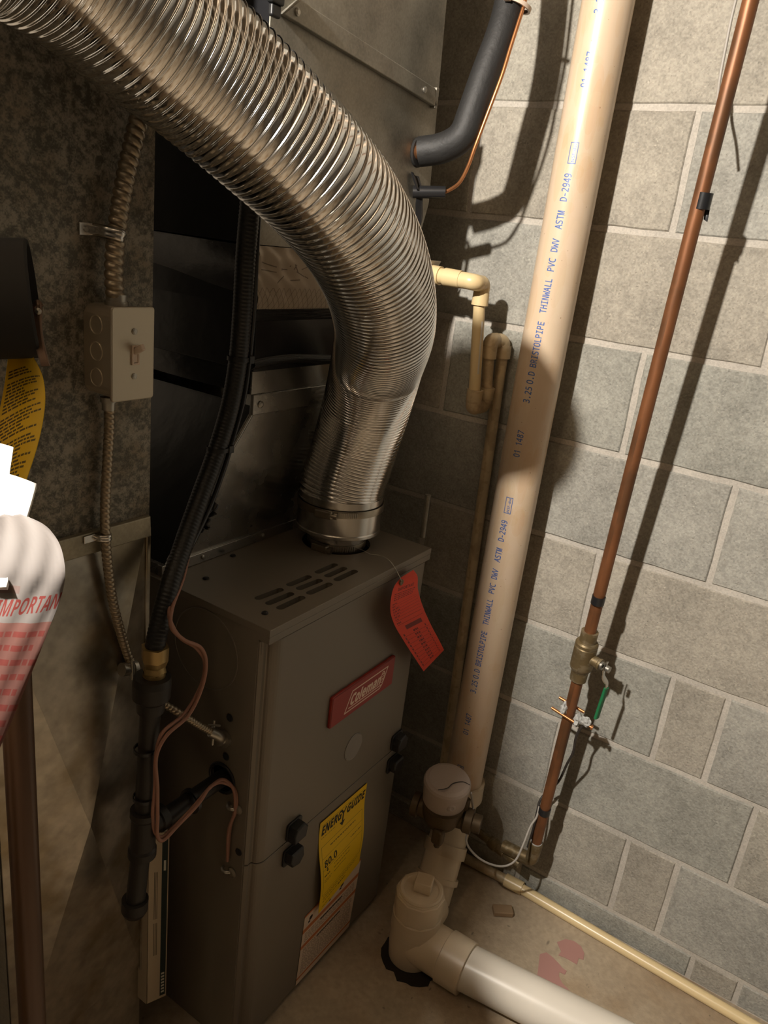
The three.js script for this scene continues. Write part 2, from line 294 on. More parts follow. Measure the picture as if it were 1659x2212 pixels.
// the concrete blocks stand a little proud of the tooled mortar
{
  const BED0 = 1.6916, H = 0.2032, W = 0.4064, J = 0.0056;
  const course = (k) => k === -1 ? [-0.175] : k === 1 ? [-0.176] : k === 3 ? [-0.168] : k === 5 || k === 7 ? [-0.182, -0.077] : k === 8 ? [0.004, 0.1] : [-0.381];
  const cache = new Map();
  const blockGeo = (w, h, v) => {
    const key = w.toFixed(3) + '|' + h.toFixed(3) + '|' + v; if (cache.has(key)) return cache.get(key);
    const p = [], nx = Math.max(2, Math.round(w / 0.05)), ny = Math.max(1, Math.round(h / 0.05)), j = () => rr(-0.0014, 0.0008);
    for (let i = 0; i < nx; i++) p.push([lerp(-w / 2, w / 2, i / nx), -h / 2 + j()]); for (let i = 0; i < ny; i++) p.push([w / 2 + j(), lerp(-h / 2, h / 2, i / ny)]);
    for (let i = 0; i < nx; i++) p.push([lerp(w / 2, -w / 2, i / nx), h / 2 + j()]); for (let i = 0; i < ny; i++) p.push([-w / 2 + j(), lerp(h / 2, -h / 2, i / ny)]);
    const n = p.length, pos = [], uv = [], f = -0.003, ch = 0.0022, q = p.map(([a, b]) => [a - Math.sign(a) * ch * (Math.abs(a) > w / 2 - 0.004 ? 1 : 0), b - Math.sign(b) * ch * (Math.abs(b) > h / 2 - 0.004 ? 1 : 0)]);
    const push = (a, b, x) => { pos.push(x, b, a); uv.push(a + v * 0.137, b + v * 0.211); };
    for (let i = 0; i < n; i++) { const k = (i + 1) % n; push(0, 0, f); push(q[i][0], q[i][1], f); push(q[k][0], q[k][1], f); push(q[i][0], q[i][1], f); push(p[i][0], p[i][1], f + ch); push(q[k][0], q[k][1], f); push(q[k][0], q[k][1], f); push(p[i][0], p[i][1], f + ch); push(p[k][0], p[k][1], f + ch); push(p[i][0], p[i][1], f + ch); push(p[i][0], p[i][1], 0.004); push(p[k][0], p[k][1], f + ch); push(p[k][0], p[k][1], f + ch); push(p[i][0], p[i][1], 0.004); push(p[k][0], p[k][1], 0.004); }
    const g = new THREE.BufferGeometry(); g.setAttribute('position', new THREE.Float32BufferAttribute(pos, 3)); g.setAttribute('uv', new THREE.Float32BufferAttribute(uv, 2)); g.computeVertexNormals(); cache.set(key, g); return g;
  };
  for (let k = -3; k <= 8; k++) {
    const top = Math.min(BED0 - k * H, 2.35), bot = Math.max(BED0 - (k + 1) * H, 0.004), js = course(k), list = [...js];
    let a = js[0]; while (a > -2.1) { a -= W; list.unshift(a); } a = js[js.length - 1]; while (a < 1.4) { a += W; list.push(a); }
    for (let i = 0; i + 1 < list.length; i++) {
      const z0 = Math.max(list[i] + J, -2.19), z1 = list[i + 1] - J, y0 = bot + (k === 8 ? 0 : J), y1 = top - J; if (z1 - z0 < 0.02 || y1 - y0 < 0.02) continue;
      const v = Math.floor(rnd() * 5), narrow = z1 - z0 < 0.15;
      const m = structure('concrete_block', blockGeo(z1 - z0, y1 - y0, v), mBlock[narrow ? 3 : Math.floor(rnd() * 4)], WALL); m.position.set(rr(-0.0006, 0.0006), (y0 + y1) / 2, (z0 + z1) / 2);
    }
  }
}
// old pink paint on the concrete floor
{
  const mPink = std({ color: lin(0.38, 0.2, 0.17), roughness: 0.55 });
  const poly = (name, pts) => { const g = prismY(pts.map((p) => [p[0], p[2]]), 0.0003, 0.0012); structure(name, g, mPink, FLOOR).userData.label = 'flaking pink paint patch'; };
  poly('paint_patch', [[-0.1531, 0, -0.2763], [-0.1394, 0, -0.2667], [-0.1419, 0, -0.2515], [-0.1473, 0, -0.2365], [-0.1539, 0, -0.2233], [-0.1546, 0, -0.2136], [-0.1658, 0, -0.2135], [-0.1672, 0, -0.2256], [-0.1785, 0, -0.2222], [-0.1888, 0, -0.211], [-0.1945, 0, -0.1944], [-0.2101, 0, -0.1906], [-0.2211, 0, -0.1945], [-0.2151, 0, -0.21], [-0.2085, 0, -0.2219], [-0.2262, 0, -0.2272], [-0.2301, 0, -0.2422], [-0.2222, 0, -0.2559], [-0.1926, 0, -0.2641]]);
  poly('paint_patch', [[-0.0987, 0, -0.2577], [-0.0774, 0, -0.245], [-0.071, 0, -0.2277], [-0.0738, 0, -0.2104], [-0.0867, 0, -0.1982], [-0.1042, 0, -0.1942], [-0.1063, 0, -0.204], [-0.1247, 0, -0.2015], [-0.1246, 0, -0.2122], [-0.1249, 0, -0.227], [-0.1288, 0, -0.2427], [-0.1157, 0, -0.2413]]);
}
{
  const c = [-0.333, -0.5], p = []; for (let i = 0; i < 26; i++) { const a = i / 26 * 2 * Math.PI; p.push([c[0] + Math.cos(a) * rr(0.056, 0.07) - 0.004, c[1] + Math.sin(a) * rr(0.058, 0.074) + 0.012]); }
  structure('floor_gap', prismY(p, 0.0002, 0.001), std({ color: lin(0.02, 0.016, 0.012), roughness: 0.95 }), FLOOR).userData.label = 'dark broken gap round the cleanout';
}
// the bulb that lights the place: lampholder, glowing bulb and its light
{
  const h = thing('ceiling_lampholder', 'bare glowing bulb in a white ceiling lampholder', 'lamp', [BULB[0], BULB[1], BULB[2]]);
  part(h, 'holder', turned([BULB[0], 2.25, BULB[2]], [0, -1, 0], [[0, 0.001], [0, 0.055], [0.02, 0.055], [0.03, 0.03], [0.065, 0.022], [0.065, 0.001]]), mIvory);
  part(h, 'stem_plate', turned([BULB[0], 2.36, BULB[2]], [0, -1, 0], [[0, 0.001], [0, 0.05], [0.11, 0.05], [0.11, 0.001]]), mIvory);
  const gl = new THREE.SphereGeometry(0.03, 24, 16).translate(...BULB);
  const b = part(h, 'bulb', merge([gl, turned([BULB[0], BULB[1] + 0.1, BULB[2]], [0, -1, 0], [[0, 0.014], [0.05, 0.016], [0.085, 0.026]])]), std({ color: 0xffffff, emissive: BULB_COLOR, emissiveIntensity: 6 }));
  const L = new THREE.PointLight(BULB_COLOR, BULB_CANDELA, 0, 2); L.position.set(0, 0, 0); L.castShadow = true; L.shadow.radius = 1.4; L.shadow.mapSize.set(2048, 2048); h.add(L); L.name = 'bulb_light';
}

// ---------- furnace ----------
const FX0 = -0.715, FX1 = -0.253, FTOP = 0.875, FZ = -0.637, FZB = -1.36;
{
  const f = thing('furnace', 'dark grey steel gas furnace cabinet with red badge and yellow energy label', 'furnace', [-0.484, 0, -0.99]);
  // cabinet shell: open-fronted box of sheet steel with thickness
  const side = prismX(rect(FZB, -0.657, 0, FTOP - 0.012), FX0, FX0 + 0.006, 0, [circle(-0.712, 0.574, 0.026, 20)]);
  part(f, 'side_panel', side, mFurnace);
  part(f, 'side_panel', bx(FX1 - 0.006, FX1, 0, FTOP - 0.012, FZB, -0.657), mFurnace);
  part(f, 'back_panel', bx(FX0 + 0.006, FX1 - 0.006, 0, FTOP - 0.012, FZB, FZB + 0.006), mFurnace);
  part(f, 'knockout_ring', sweep(Array.from({ length: 49 }, (_, i) => V([FX0 - 0.0004, 0.792 + 0.068 * Math.sin(i / 48 * 2 * Math.PI), -0.762 + 0.068 * Math.cos(i / 48 * 2 * Math.PI)])), 0.001, 6, false), mFurnace);
  // top panel with flue hole and nine vent slots
  const slot = (a, b, w = 0.0072) => { const dx = b[0] - a[0], dz = b[2] - a[2], L = Math.hypot(dx, dz), ux = dx / L, uz = dz / L, o = []; for (let i = 0; i <= 6; i++) { const t = (-90 + 180 * i / 6) * Math.PI / 180; o.push([b[0] + w * (Math.cos(t) * ux - Math.sin(t) * uz), b[2] + w * (Math.cos(t) * uz + Math.sin(t) * ux)]); } for (let i = 0; i <= 6; i++) { const t = (90 + 180 * i / 6) * Math.PI / 180; o.push([a[0] + w * (Math.cos(t) * ux - Math.sin(t) * uz), a[2] + w * (Math.cos(t) * uz + Math.sin(t) * ux)]); } return o; };
  const slots = [slot([-0.651, 0.875, -0.7167], [-0.6034, 0.875, -0.7129]), slot([-0.652, 0.875, -0.6937], [-0.6025, 0.875, -0.6915]), slot([-0.6514, 0.875, -0.6717], [-0.5997, 0.875, -0.6709]), slot([-0.5773, 0.875, -0.7145], [-0.5307, 0.875, -0.713]), slot([-0.5763, 0.875, -0.6948], [-0.5282, 0.875, -0.6911]), slot([-0.5774, 0.875, -0.6727], [-0.5275, 0.875, -0.6711]), slot([-0.5035, 0.875, -0.7135], [-0.4564, 0.875, -0.7129]), slot([-0.5029, 0.875, -0.6929], [-0.4569, 0.875, -0.6923]), slot([-0.503, 0.875, -0.6731], [-0.4522, 0.875, -0.6725])];
  part(f, 'top_panel', prismY(rect(FX0 - 0.002, FX1 + 0.004, FZB, -0.634), FTOP - 0.012, FTOP, 0.001, [circle(-0.366, -0.777, 0.066, 36), ...slots]), mFurnace);
  part(f, 'top_lip', bx(FX0 - 0.002, FX1 + 0.004, FTOP - 0.024, FTOP - 0.012, -0.645, -0.634, 0.001), mFurnace);
  for (const x of [FX0 - 0.001, FX1 - 0.001]) part(f, 'top_lip', bx(x, x + 0.003, FTOP - 0.0235, FTOP - 0.0122, -0.6565, -0.6452), mFurnace);
  part(f, 'door_stop', bx(FX0 + 0.004, FX1 - 0.004, FTOP - 0.05, FTOP - 0.0245, -0.657, -0.6525), mFurnace);
  // two doors with rolled vertical edges
  const door = (y0, y1) => {
    const p = [[FX0 + 0.002, -0.665]], R = 0.02;
    p.push([FX0 + 0.002, -0.655], [FX0 + 0.007, -0.651], [FX0 + 0.009, -0.6515], [FX0 + 0.013, -0.6515]);
    for (let i = 0; i <= 6; i++) { const a = Math.PI - i / 6 * Math.PI / 2; p.push([FX0 + 0.015 + R + R * Math.cos(a), FZ - 0.013 + 0.013 * Math.sin(a)]); }
    for (let i = 0; i <= 6; i++) { const a = Math.PI / 2 - i / 6 * Math.PI / 2; p.push([FX1 - 0.012 + 0.012 * Math.cos(a), FZ - 0.013 + 0.013 * Math.sin(a)]); }
    p.push([FX1, -0.665]); return prismY(p, y0, y1, 0.0012);
  };
  const upper = part(f, 'upper_door', door(0.4265, FTOP - 0.027), mFurnace);
  part(f, 'front_flange', bx(FX0 + 0.0065, FX0 + 0.03, 0.013, FTOP - 0.0125, -0.675, -0.6575), mFurnace); part(f, 'front_flange', bx(FX0 + 0.0305, FX1 - 0.0065, FTOP - 0.04, FTOP - 0.0125, -0.675, -0.6575), mFurnace);
  const lower = part(f, 'lower_door', door(0.012, 0.4245), mFurnace);
  part(f, 'base_rail', bx(FX0 + 0.004, FX1 - 0.004, 0, 0.012, -0.69, -0.652), mFurnace);
  // badge
  const badgeTex = canvasTex(1024, 320, (c, w, h) => {
    c.fillStyle = '#97281b'; c.fillRect(0, 0, w, h); c.strokeStyle = c.fillStyle = '#e3c9b4'; c.lineWidth = 14; c.lineJoin = 'round';
    c.beginPath(); c.moveTo(305, 62); c.lineTo(905, 62); c.lineTo(830, 232); c.lineTo(790, 268); c.lineTo(205, 268); c.closePath(); c.stroke();
    c.lineWidth = 12; c.beginPath(); c.moveTo(262, 236); c.lineTo(826, 236); c.stroke();
    c.save(); c.translate(272, 214); c.transform(1, 0, -0.28, 1, 0, 0); c.font = 'bold 152px sans-serif'; c.scale(0.8, 1); c.lineWidth = 8; c.fillText('Coleman', 0, 0); c.strokeText('Coleman', 0, 0); c.restore();
    c.lineWidth = 9; c.beginPath(); c.ellipse(822, 148, 30, 62, 0.22, 0, 7); c.stroke(); c.lineWidth = 8; c.beginPath(); c.moveTo(800, 118); c.lineTo(848, 118); c.moveTo(796, 140); c.lineTo(846, 140); c.moveTo(824, 160); c.lineTo(806, 186); c.moveTo(824, 160); c.lineTo(834, 186); c.stroke(); c.beginPath(); c.arc(826, 100, 14, 0, 7); c.stroke();
  });
  const badge = part(f, 'badge', prismZ(rrect(-0.54, -0.338, 0.613, 0.677, 0.004), FZ, FZ + 0.006, 0.0015), std({ color: lin(0.26, 0.02, 0.012), roughness: 0.4 }), 'red name badge with white lettering');
  part(badge, 'badge_print', sheet(bilinear([-0.538, 0.675, FZ + 0.0064], [-0.34, 0.675, FZ + 0.0064], [-0.538, 0.615, FZ + 0.0064], [-0.34, 0.615, FZ + 0.0064]), 1, 1, 0.0002), std({ map: badgeTex, roughness: 0.4 }));
  // round sight glass with its rim
  const glassRim = Array.from({ length: 33 }, (_, i) => V([-0.444 + 0.027 * Math.cos(i / 32 * 2 * Math.PI), 0.522 + 0.027 * Math.sin(i / 32 * 2 * Math.PI), FZ + 0.0005]));
  const sg = part(f, 'sight_glass', turned([-0.444, 0.522, FZ + 0.0002], [0, 0, 1], [[0, 0.026], [0.0012, 0.026], [0.0008, 0.0001]], 28), std({ color: lin(0.34, 0.32, 0.29), roughness: 0.2, metalness: 0.3 }), 'round sight glass');
  part(sg, 'rim', sweep(glassRim, 0.0011, 6, false), std({ color: lin(0.3, 0.28, 0.25), metalness: 0.6, roughness: 0.4 }));
  // black door latches
  const latch = (x, y, up) => {
    const s = up ? 1 : -1, pts = [[-0.016, -0.017 * s], [0.015, -0.017 * s], [0.019, 0.004 * s], [0.008, 0.017 * s], [-0.012, 0.012 * s], [-0.018, 0]]; if (!up) pts.reverse();
    const l = part(f, 'latch', prismZ(pts.map((p) => [x + p[0], y + p[1]]), FZ + 0.001, FZ + 0.02, 0.003), mBlack, 'black plastic door latch');
    part(l, 'latch_base', prismZ(rrect(x - 0.02, x + 0.02, y - 0.018, y + 0.018, 0.006), FZ, FZ + 0.004, 0.001), mBlack);
  };
  latch(-0.611, 0.446, true); latch(-0.615, 0.392, false); latch(-0.278, 0.448, true); latch(-0.282, 0.392, false);
  // yellow energy label, slightly curled
  const eTex = canvasTex(768, 1120, (c, w, h) => {
    c.fillStyle = '#f0c400'; c.fillRect(0, 0, w, h); c.fillStyle = c.strokeStyle = '#141005';
    c.save(); c.translate(30, 186); c.transform(0.66, 0, -0.1, 1, 0, 0); c.font = 'bold 152px sans-serif'; c.lineWidth = 7; c.lineJoin = 'round'; for (const [t, x] of [['ENERG', 0], ['GUIDE', 618]]) { c.fillText(t, x, 0); c.strokeText(t, x, 0); } c.restore();
    c.lineWidth = 22; c.beginPath(); c.moveTo(352, 78); c.lineTo(388, 140); c.lineTo(380, 252); c.moveTo(430, 78); c.lineTo(388, 140); c.stroke(); c.beginPath(); c.moveTo(334, 238); c.lineTo(426, 238); c.lineTo(378, 292); c.fill();
    c.globalAlpha = 0.75; const bar = (x, y, l, t = 7) => { let q = x; while (q < x + l) { const k = Math.min(14 + 34 * rnd(), x + l - q); c.fillRect(q, y, k, t); q += k + 9; } };
    bar(40, 58, 690, 5); bar(40, 222, 220, 6); c.lineWidth = 4; c.strokeRect(40, 330, 690, 590); bar(180, 384, 430, 12); c.fillRect(44, 470, 680, 3); bar(520, 536, 190, 10);
    c.globalAlpha = 0.95; c.font = 'bold 112px sans-serif'; c.fillText('80.0', 64, 590); c.fillRect(106, 600, 12, 36); c.beginPath(); c.moveTo(92, 628); c.lineTo(132, 628); c.lineTo(112, 650); c.fill(); c.globalAlpha = 0.75;
    c.fillRect(44, 606, 680, 3); bar(60, 676, 90, 16); bar(220, 640, 290, 8); bar(220, 690, 280, 8); bar(60, 730, 130, 7); bar(60, 754, 110, 7); bar(220, 740, 220, 8); bar(60, 950, 640, 9); bar(60, 980, 600, 9); bar(60, 1022, 300, 9); bar(340, 1020, 130, 20); bar(60, 1080, 140, 8);
  });
  const e0 = bilinear([-0.53, 0.401, FZ], [-0.377, 0.399, FZ], [-0.513, 0.174, FZ], [-0.367, 0.189, FZ]);
  part(lower, 'energy_label', sheet((u, v) => { const p = e0(u, v); p[2] += 0.0024 + 0.004 * Math.sin(v * 5.2) * Math.sin(v * 3.1) + 0.007 * (1 - u) * smooth(0.9, 0.2, v); return p; }, 6, 14, 0.0004), std({ map: eTex, roughness: 0.5 }), 'yellow paper energy label');
  const wTex = canvasTex(768, 768, (c, w, h) => {
    c.fillStyle = '#d8c3ae'; c.fillRect(0, 0, w, h); c.fillStyle = '#c2723f'; c.fillRect(0, 0, w, 18); c.fillRect(0, 150, w, 44); c.fillRect(0, 330, w, 40); c.fillRect(0, 690, w, 24);
    c.fillStyle = '#2a211b'; for (const x of [60, 210, 330, 480]) { c.beginPath(); c.arc(x + 30, 80, 22, 0, 7); c.fill(); c.fillRect(x, 100, 26, 22); }
    c.globalAlpha = 0.6; for (let y = 220; y < 680; y += 21) { if (y > 315 && y < 385) continue; let q = 36; while (q < w - 50) { const k = 10 + 40 * rnd(); c.fillRect(q, y, Math.min(k, w - 40 - q), 7); q += k + 9; } } c.globalAlpha = 1; c.fillRect(240, 226, 300, 15); c.fillRect(220, 398, 330, 15);
  });
  const w0 = bilinear([-0.546, 0.188, FZ], [-0.358, 0.192, FZ], [-0.553, 0.014, FZ], [-0.372, 0.014, FZ]);
  part(lower, 'warning_label', sheet((u, v) => { const p = w0(u, v); p[2] += 0.0008; return p; }, 2, 2, 0.0004), std({ map: wTex, roughness: 0.55 }), 'white warning label with orange bands');
  // screws on the top and dark holes punched in the side
  for (const p of [[-0.562, 0.875, -0.8566], [-0.6818, 0.875, -0.6757], [-0.6604, 0.875, -0.8213]]) part(f, 'screw', turned([p[0], FTOP, p[2]], [0, 1, 0], [[0, 0.0055], [0.002, 0.005], [0.0035, 0.0025], [0.0035, 0.0001]], 10), mBlack);
  for (const p of [[-0.715, 0.6938, -0.7029], [-0.715, 0.6189, -0.706], [-0.715, 0.45, -0.6667]]) part(f, 'hole_plug', turned([FX0 - 0.001, p[1], p[2]], [-1, 0, 0], [[0, 0.007], [0.0012, 0.006], [0.0012, 0.0001]], 12), mBlackMatte);
  part(f, 'grommet', sweep(Array.from({ length: 25 }, (_, i) => V([FX0 - 0.001, 0.574 + 0.026 * Math.sin(i / 24 * 2 * Math.PI), -0.712 + 0.026 * Math.cos(i / 24 * 2 * Math.PI)])), 0.003, 8, false), mBlack);
}

single('vent_tube', 'short grey tube rising behind the right corner of the furnace top', 'tube', rod([-0.2145, 0.8755, -0.676], [[-0.2145, 0.8755, -0.676][0], 0.965, [-0.2145, 0.8755, -0.676][2]], 0.006, 12), mGalv);

// ---------- flue connector: stub, increaser and its two screw clamps ----------
const VA = [-0.366, FTOP, -0.777], VD = [0.016, 1, -0.006];
{
  const at = (s) => { const d = V(VD).normalize(); return [VA[0] + d.x * s, VA[1] + d.y * s, VA[2] + d.z * s]; };
  const v = thing('vent_connector', 'shiny round metal vent collar rising from the furnace top', 'vent collar', VA);
  part(v, 'stub', turned(at(-0.1), VD, [[0, 0.0545], [0.13, 0.0545]], 48), mSteel);
  part(v, 'increaser', turned(at(0.026), VD, [[0, 0.0545], [0.004, 0.076], [0.006, 0.0795], [0.011, 0.0795], [0.013, 0.078], [0.075, 0.0785], [0.075, 0.07]], 56), mSteel);
  const clamp = (s, r, a0, span, name) => {
    const d = V(VD).normalize(), A = V(at(s)), x = new THREE.Vector3(1, 0, 0), z = new THREE.Vector3(0, 0, 1), P = (a, q, dy = 0) => A.clone().addScaledVector(x, Math.cos(a) * q).addScaledVector(z, Math.sin(a) * q).addScaledVector(d, dy);
    const c = part(v, 'hose_clamp', (() => { const g = []; for (let i = 0; i <= 64; i++) g.push(i / 64 * 2 * Math.PI); const pos = [], idx = []; g.forEach((a) => { for (const [q, dy] of [[r, -0.0065], [r + 0.0012, -0.0065], [r + 0.0012, 0.0065], [r, 0.0065]]) pos.push(...P(a, q, dy).toArray()); }); for (let i = 0; i < 64; i++) for (let k = 0; k < 4; k++) { const p = i * 4 + k, q = i * 4 + (k + 1) % 4; idx.push(p, p + 4, q, q, p + 4, q + 4); } const b = new THREE.BufferGeometry(); b.setAttribute('position', new THREE.Float32BufferAttribute(pos, 3)); b.setIndex(idx); b.computeVertexNormals(); return uvBox(b); })(), mStainless, 'stainless worm-drive clamp');
    part(c, 'screw_housing', (() => { const t = P(a0 + 0.05, r).sub(P(a0 - 0.05, r)).normalize(), b = new RoundedBoxGeometry(0.011, 0.015, 0.034, 2, 0.003); const n = P(a0, r + 1).sub(P(a0, r)).normalize(); b.applyMatrix4(new THREE.Matrix4().makeBasis(n, d, new THREE.Vector3().crossVectors(n, d))); const m = P(a0, r + 0.006); return uvBox(b.translate(m.x, m.y, m.z)); })(), mStainless);
    part(c, 'clamp_screw', (() => { const t = P(a0 - 0.1, r).sub(P(a0, r)).normalize(), m = P(a0, r + 0.009); const k = m.clone().addScaledVector(t, 0.012); return turned(k.toArray(), t.toArray(), [[0, 0.0035], [0.008, 0.0035], [0.008, 0.0055], [0.014, 0.0055], [0.014, 0.0005]], 10); })(), mStainless);
    const teeth = []; for (let i = 0; i < 12; i++) { const a = a0 - 0.26 - i * span / 12, m = P(a, r + 0.0018); const t = new THREE.BoxGeometry(0.0016, 0.009, 0.0022); const n = P(a, r + 1).sub(P(a, r)).normalize(); t.applyMatrix4(new THREE.Matrix4().makeBasis(n, d, new THREE.Vector3().crossVectors(n, d))).translate(m.x, m.y, m.z); teeth.push(uvBox(t)); }
    part(c, 'band_teeth', merge(teeth), mScrew);
  };
  clamp(0.082, 0.0805, 2.86, 0.5); clamp(0.006, 0.055, 3.03, 0.95);
}

// ---------- corrugated aluminium vent pipe ----------
{
  const c = [[-0.3655, 0.945, -0.7775], [-0.364, 0.975, -0.779], [-0.3524, 1.0664, -0.766], [-0.358, 1.1398, -0.748], [-0.3895, 1.2219, -0.716], [-0.4675, 1.3017, -0.6587], [-0.5407, 1.3717, -0.6328], [-0.6262, 1.4344, -0.6222], [-0.7027, 1.4831, -0.6282], [-0.7726, 1.5261, -0.6502], [-0.8422, 1.5664, -0.6762], [-0.9085, 1.5959, -0.69], [-0.975, 1.6268, -0.699], [-1.044, 1.6418, -0.706], [-1.1013, 1.6391, -0.71], [-1.27, 1.655, -0.71], [-1.46, 1.66, -0.688], [-1.75, 1.66, -0.655], [-2.35, 1.66, -0.63]];
  const curve = new THREE.CatmullRomCurve3(c.map(V), false, 'centripetal'), L = (curve.arcLengthDivisions = 6000, curve.getLength());
  const pitch = (s) => lerp(0.0068, 0.0098, smooth(0.34, 0.62, s)) ;
  const S = [], PH = []; let s = 0;                          // rings sampled more closely at the narrow ridges
  const cut = [0, 0.05, 0.1, 0.16, 0.26, 0.42, 0.58, 0.74, 0.84, 0.9, 0.95];
  while (s < L - 0.012) { const p = pitch(s); for (const q of cut) { S.push(s + q * p); PH.push(q); } s += p; }
  const pts = S.map((q) => curve.getPointAt(q / L));
  const rad = (q, th, i) => { const d = Math.min(PH[i], 1 - PH[i]), st = smooth(0.3, 0.62, S[i]), w = lerp(0.15, 0.085, st); return 0.0765 + lerp(0.0019, 0.0021, st) * Math.exp(-(d * d) / (w * w)) - lerp(0.0002, 0.0006, st) * Math.sin(Math.PI * PH[i]) + 0.0005 * Math.sin(th * 3 + S[i] * 9) + 0.0007 * Math.sin(th * 5 - S[i] * 23) * st; };
  const g = sweep(pts, rad, 88, false, [0, 0, -1]);
  single('flexible_vent_pipe', 'large shiny corrugated aluminium vent pipe bending down to the furnace', 'vent pipe', g, mFlex);
}

// ---------- red service tag on a wire ----------
{
  const t = thing('hang_tag', 'red paper service tag hanging by a wire in front of the furnace', 'tag', [-0.3041, 0.7457, -0.615]);
  const tex = canvasTex(512, 1024, (c, w, h) => {
    c.fillStyle = '#df3f1e'; c.fillRect(0, 0, w, h); c.fillStyle = '#5e0d06'; c.font = 'bold 56px sans-serif'; c.fillText('IMPORTANT', 110, 250);
    c.globalAlpha = 0.8; const bar = (x, y, l, k = 10) => { let q = x; while (q < x + l) { const m = Math.min(14 + 30 * rnd(), x + l - q); c.fillRect(q, y, m, k); q += m + 8; } };
    for (let i = 0; i < 4; i++) bar(60, 276 + i * 24, 400 - i * 20); for (let i = 0; i < 8; i++) { bar(36, 390 + i * 30, 40 + 80 * rnd()); c.fillRect(36, 408 + i * 30, 440, 2); }
    c.fillRect(130, 640, 280, 30); for (let i = 0; i < 10; i++) { const y = 690 + i * 31; bar(40, y, 24, 16); bar(210, y, 90, 15); bar(420, y, 18, 15); c.fillRect(36, y + 22, 440, 2); }
  });
  // outline follows the tag's curl: rows from the top edge to the bottom edge
  const rows = [[[-0.374, 0.8563, -0.622], [-0.3325, 0.8582, -0.622]], [[-0.3967, 0.8466, -0.621], [-0.3143, 0.8387, -0.621]], [[-0.4188, 0.8354, -0.612], [-0.3256, 0.8245, -0.612]], [[-0.4266, 0.815, -0.606], [-0.3273, 0.812, -0.606]], [[-0.4162, 0.7879, -0.602], [-0.3106, 0.7806, -0.602]], [[-0.369, 0.7326, -0.602], [-0.2634, 0.7232, -0.602]], [[-0.3126, 0.6726, -0.604], [-0.2159, 0.6725, -0.604]], [[-0.2594, 0.6171, -0.606], [-0.1794, 0.633, -0.606]]];
  const l = new THREE.CatmullRomCurve3(rows.map((r) => V(r[0]))), r = new THREE.CatmullRomCurve3(rows.map((q) => V(q[1])));
  part(t, 'card', sheet((u, v) => { const a = l.getPoint(1 - v), b = r.getPoint(1 - v); return [lerp(a.x, b.x, u), lerp(a.y, b.y, u), lerp(a.z, b.z, u)]; }, 4, 28, 0.0005), std({ map: tex, roughness: 0.6 }));
  const ey = [-0.376, 0.8477, -0.6195];
  part(t, 'eyelet', turned([ey[0], ey[1], ey[2] - 0.002], [0, 0, 1], [[0, 0.002], [0, 0.0055], [0.0035, 0.0055], [0.0038, 0.004], [0.003, 0.0022], [0.003, 0.0001]], 16), std({ color: lin(0.2, 0.14, 0.08), roughness: 0.6 }));
  part(t, 'wire', wire([[-0.3792, 0.882, -0.7235], [-0.3853, 0.886, -0.705], [-0.3855, 0.884, -0.686], [-0.3797, 0.885, -0.6696], [-0.3929, 0.888, -0.6393], [-0.3782, 0.8679, -0.632], [-0.3803, 0.8562, -0.62], ey], 0.0008, 48, 6), mScrew);
}

// ---------- supply side: transition, coil case, plenum ----------
const PZ = -0.85, PZU = -0.772, PZB = -1.36;
{
  const t = thing('duct_transition', 'sloping galvanised duct transition standing on the furnace top', 'duct', [-0.46, FTOP, -1.1]);
  const quad = (a, b, c, d) => sheet(bilinear(d, c, a, b), 2, 2, 0.0014);           // a b bottom, d c top
  const b0 = [-0.7, 0.892, -0.876], b1 = [-0.262, 0.892, -0.876], c1 = [-0.115, 1.14, PZ], d0 = [-0.5409, 1.1354, -0.85], B = (p) => [p[0], p[1], PZB];
  d0[1] = 1.14;
  part(t, 'front_panel', uvBox(quad(b0, b1, c1, d0)), mGalvNew);
  part(t, 'side_panel', uvBox(quad(B(b0), b0, d0, B(d0))), mFilm, 'side covered in black film'); part(t, 'side_panel', uvBox(quad(b1, B(b1), B(c1), c1)), mGalvNew); part(t, 'back_panel', uvBox(quad(B(b1), B(b0), B(d0), B(c1))), mGalvNew);
  part(t, 'bottom_flange', bx(-0.708, -0.258, FTOP, FTOP + 0.019, -0.882, -0.871, 0.0015), mGalvNew);
  part(t, 'bottom_flange', bx(-0.708, -0.7, FTOP, FTOP + 0.019, PZB, -0.882), mGalvNew);
  for (const x of [-0.62, -0.47, -0.33]) part(t, 'screw', turned([x, FTOP + 0.01, -0.871], [0, 0, 1], [[0, 0.004], [0.002, 0.004], [0.003, 0.002], [0.003, 0.0001]], 10), mScrew);
  part(t, 'seam_edge', rod([b0[0] + 0.006, 0.9, -0.873], [d0[0] + 0.001, 1.132, PZ + 0.001], 0.003, 8), mGalvNew);
}
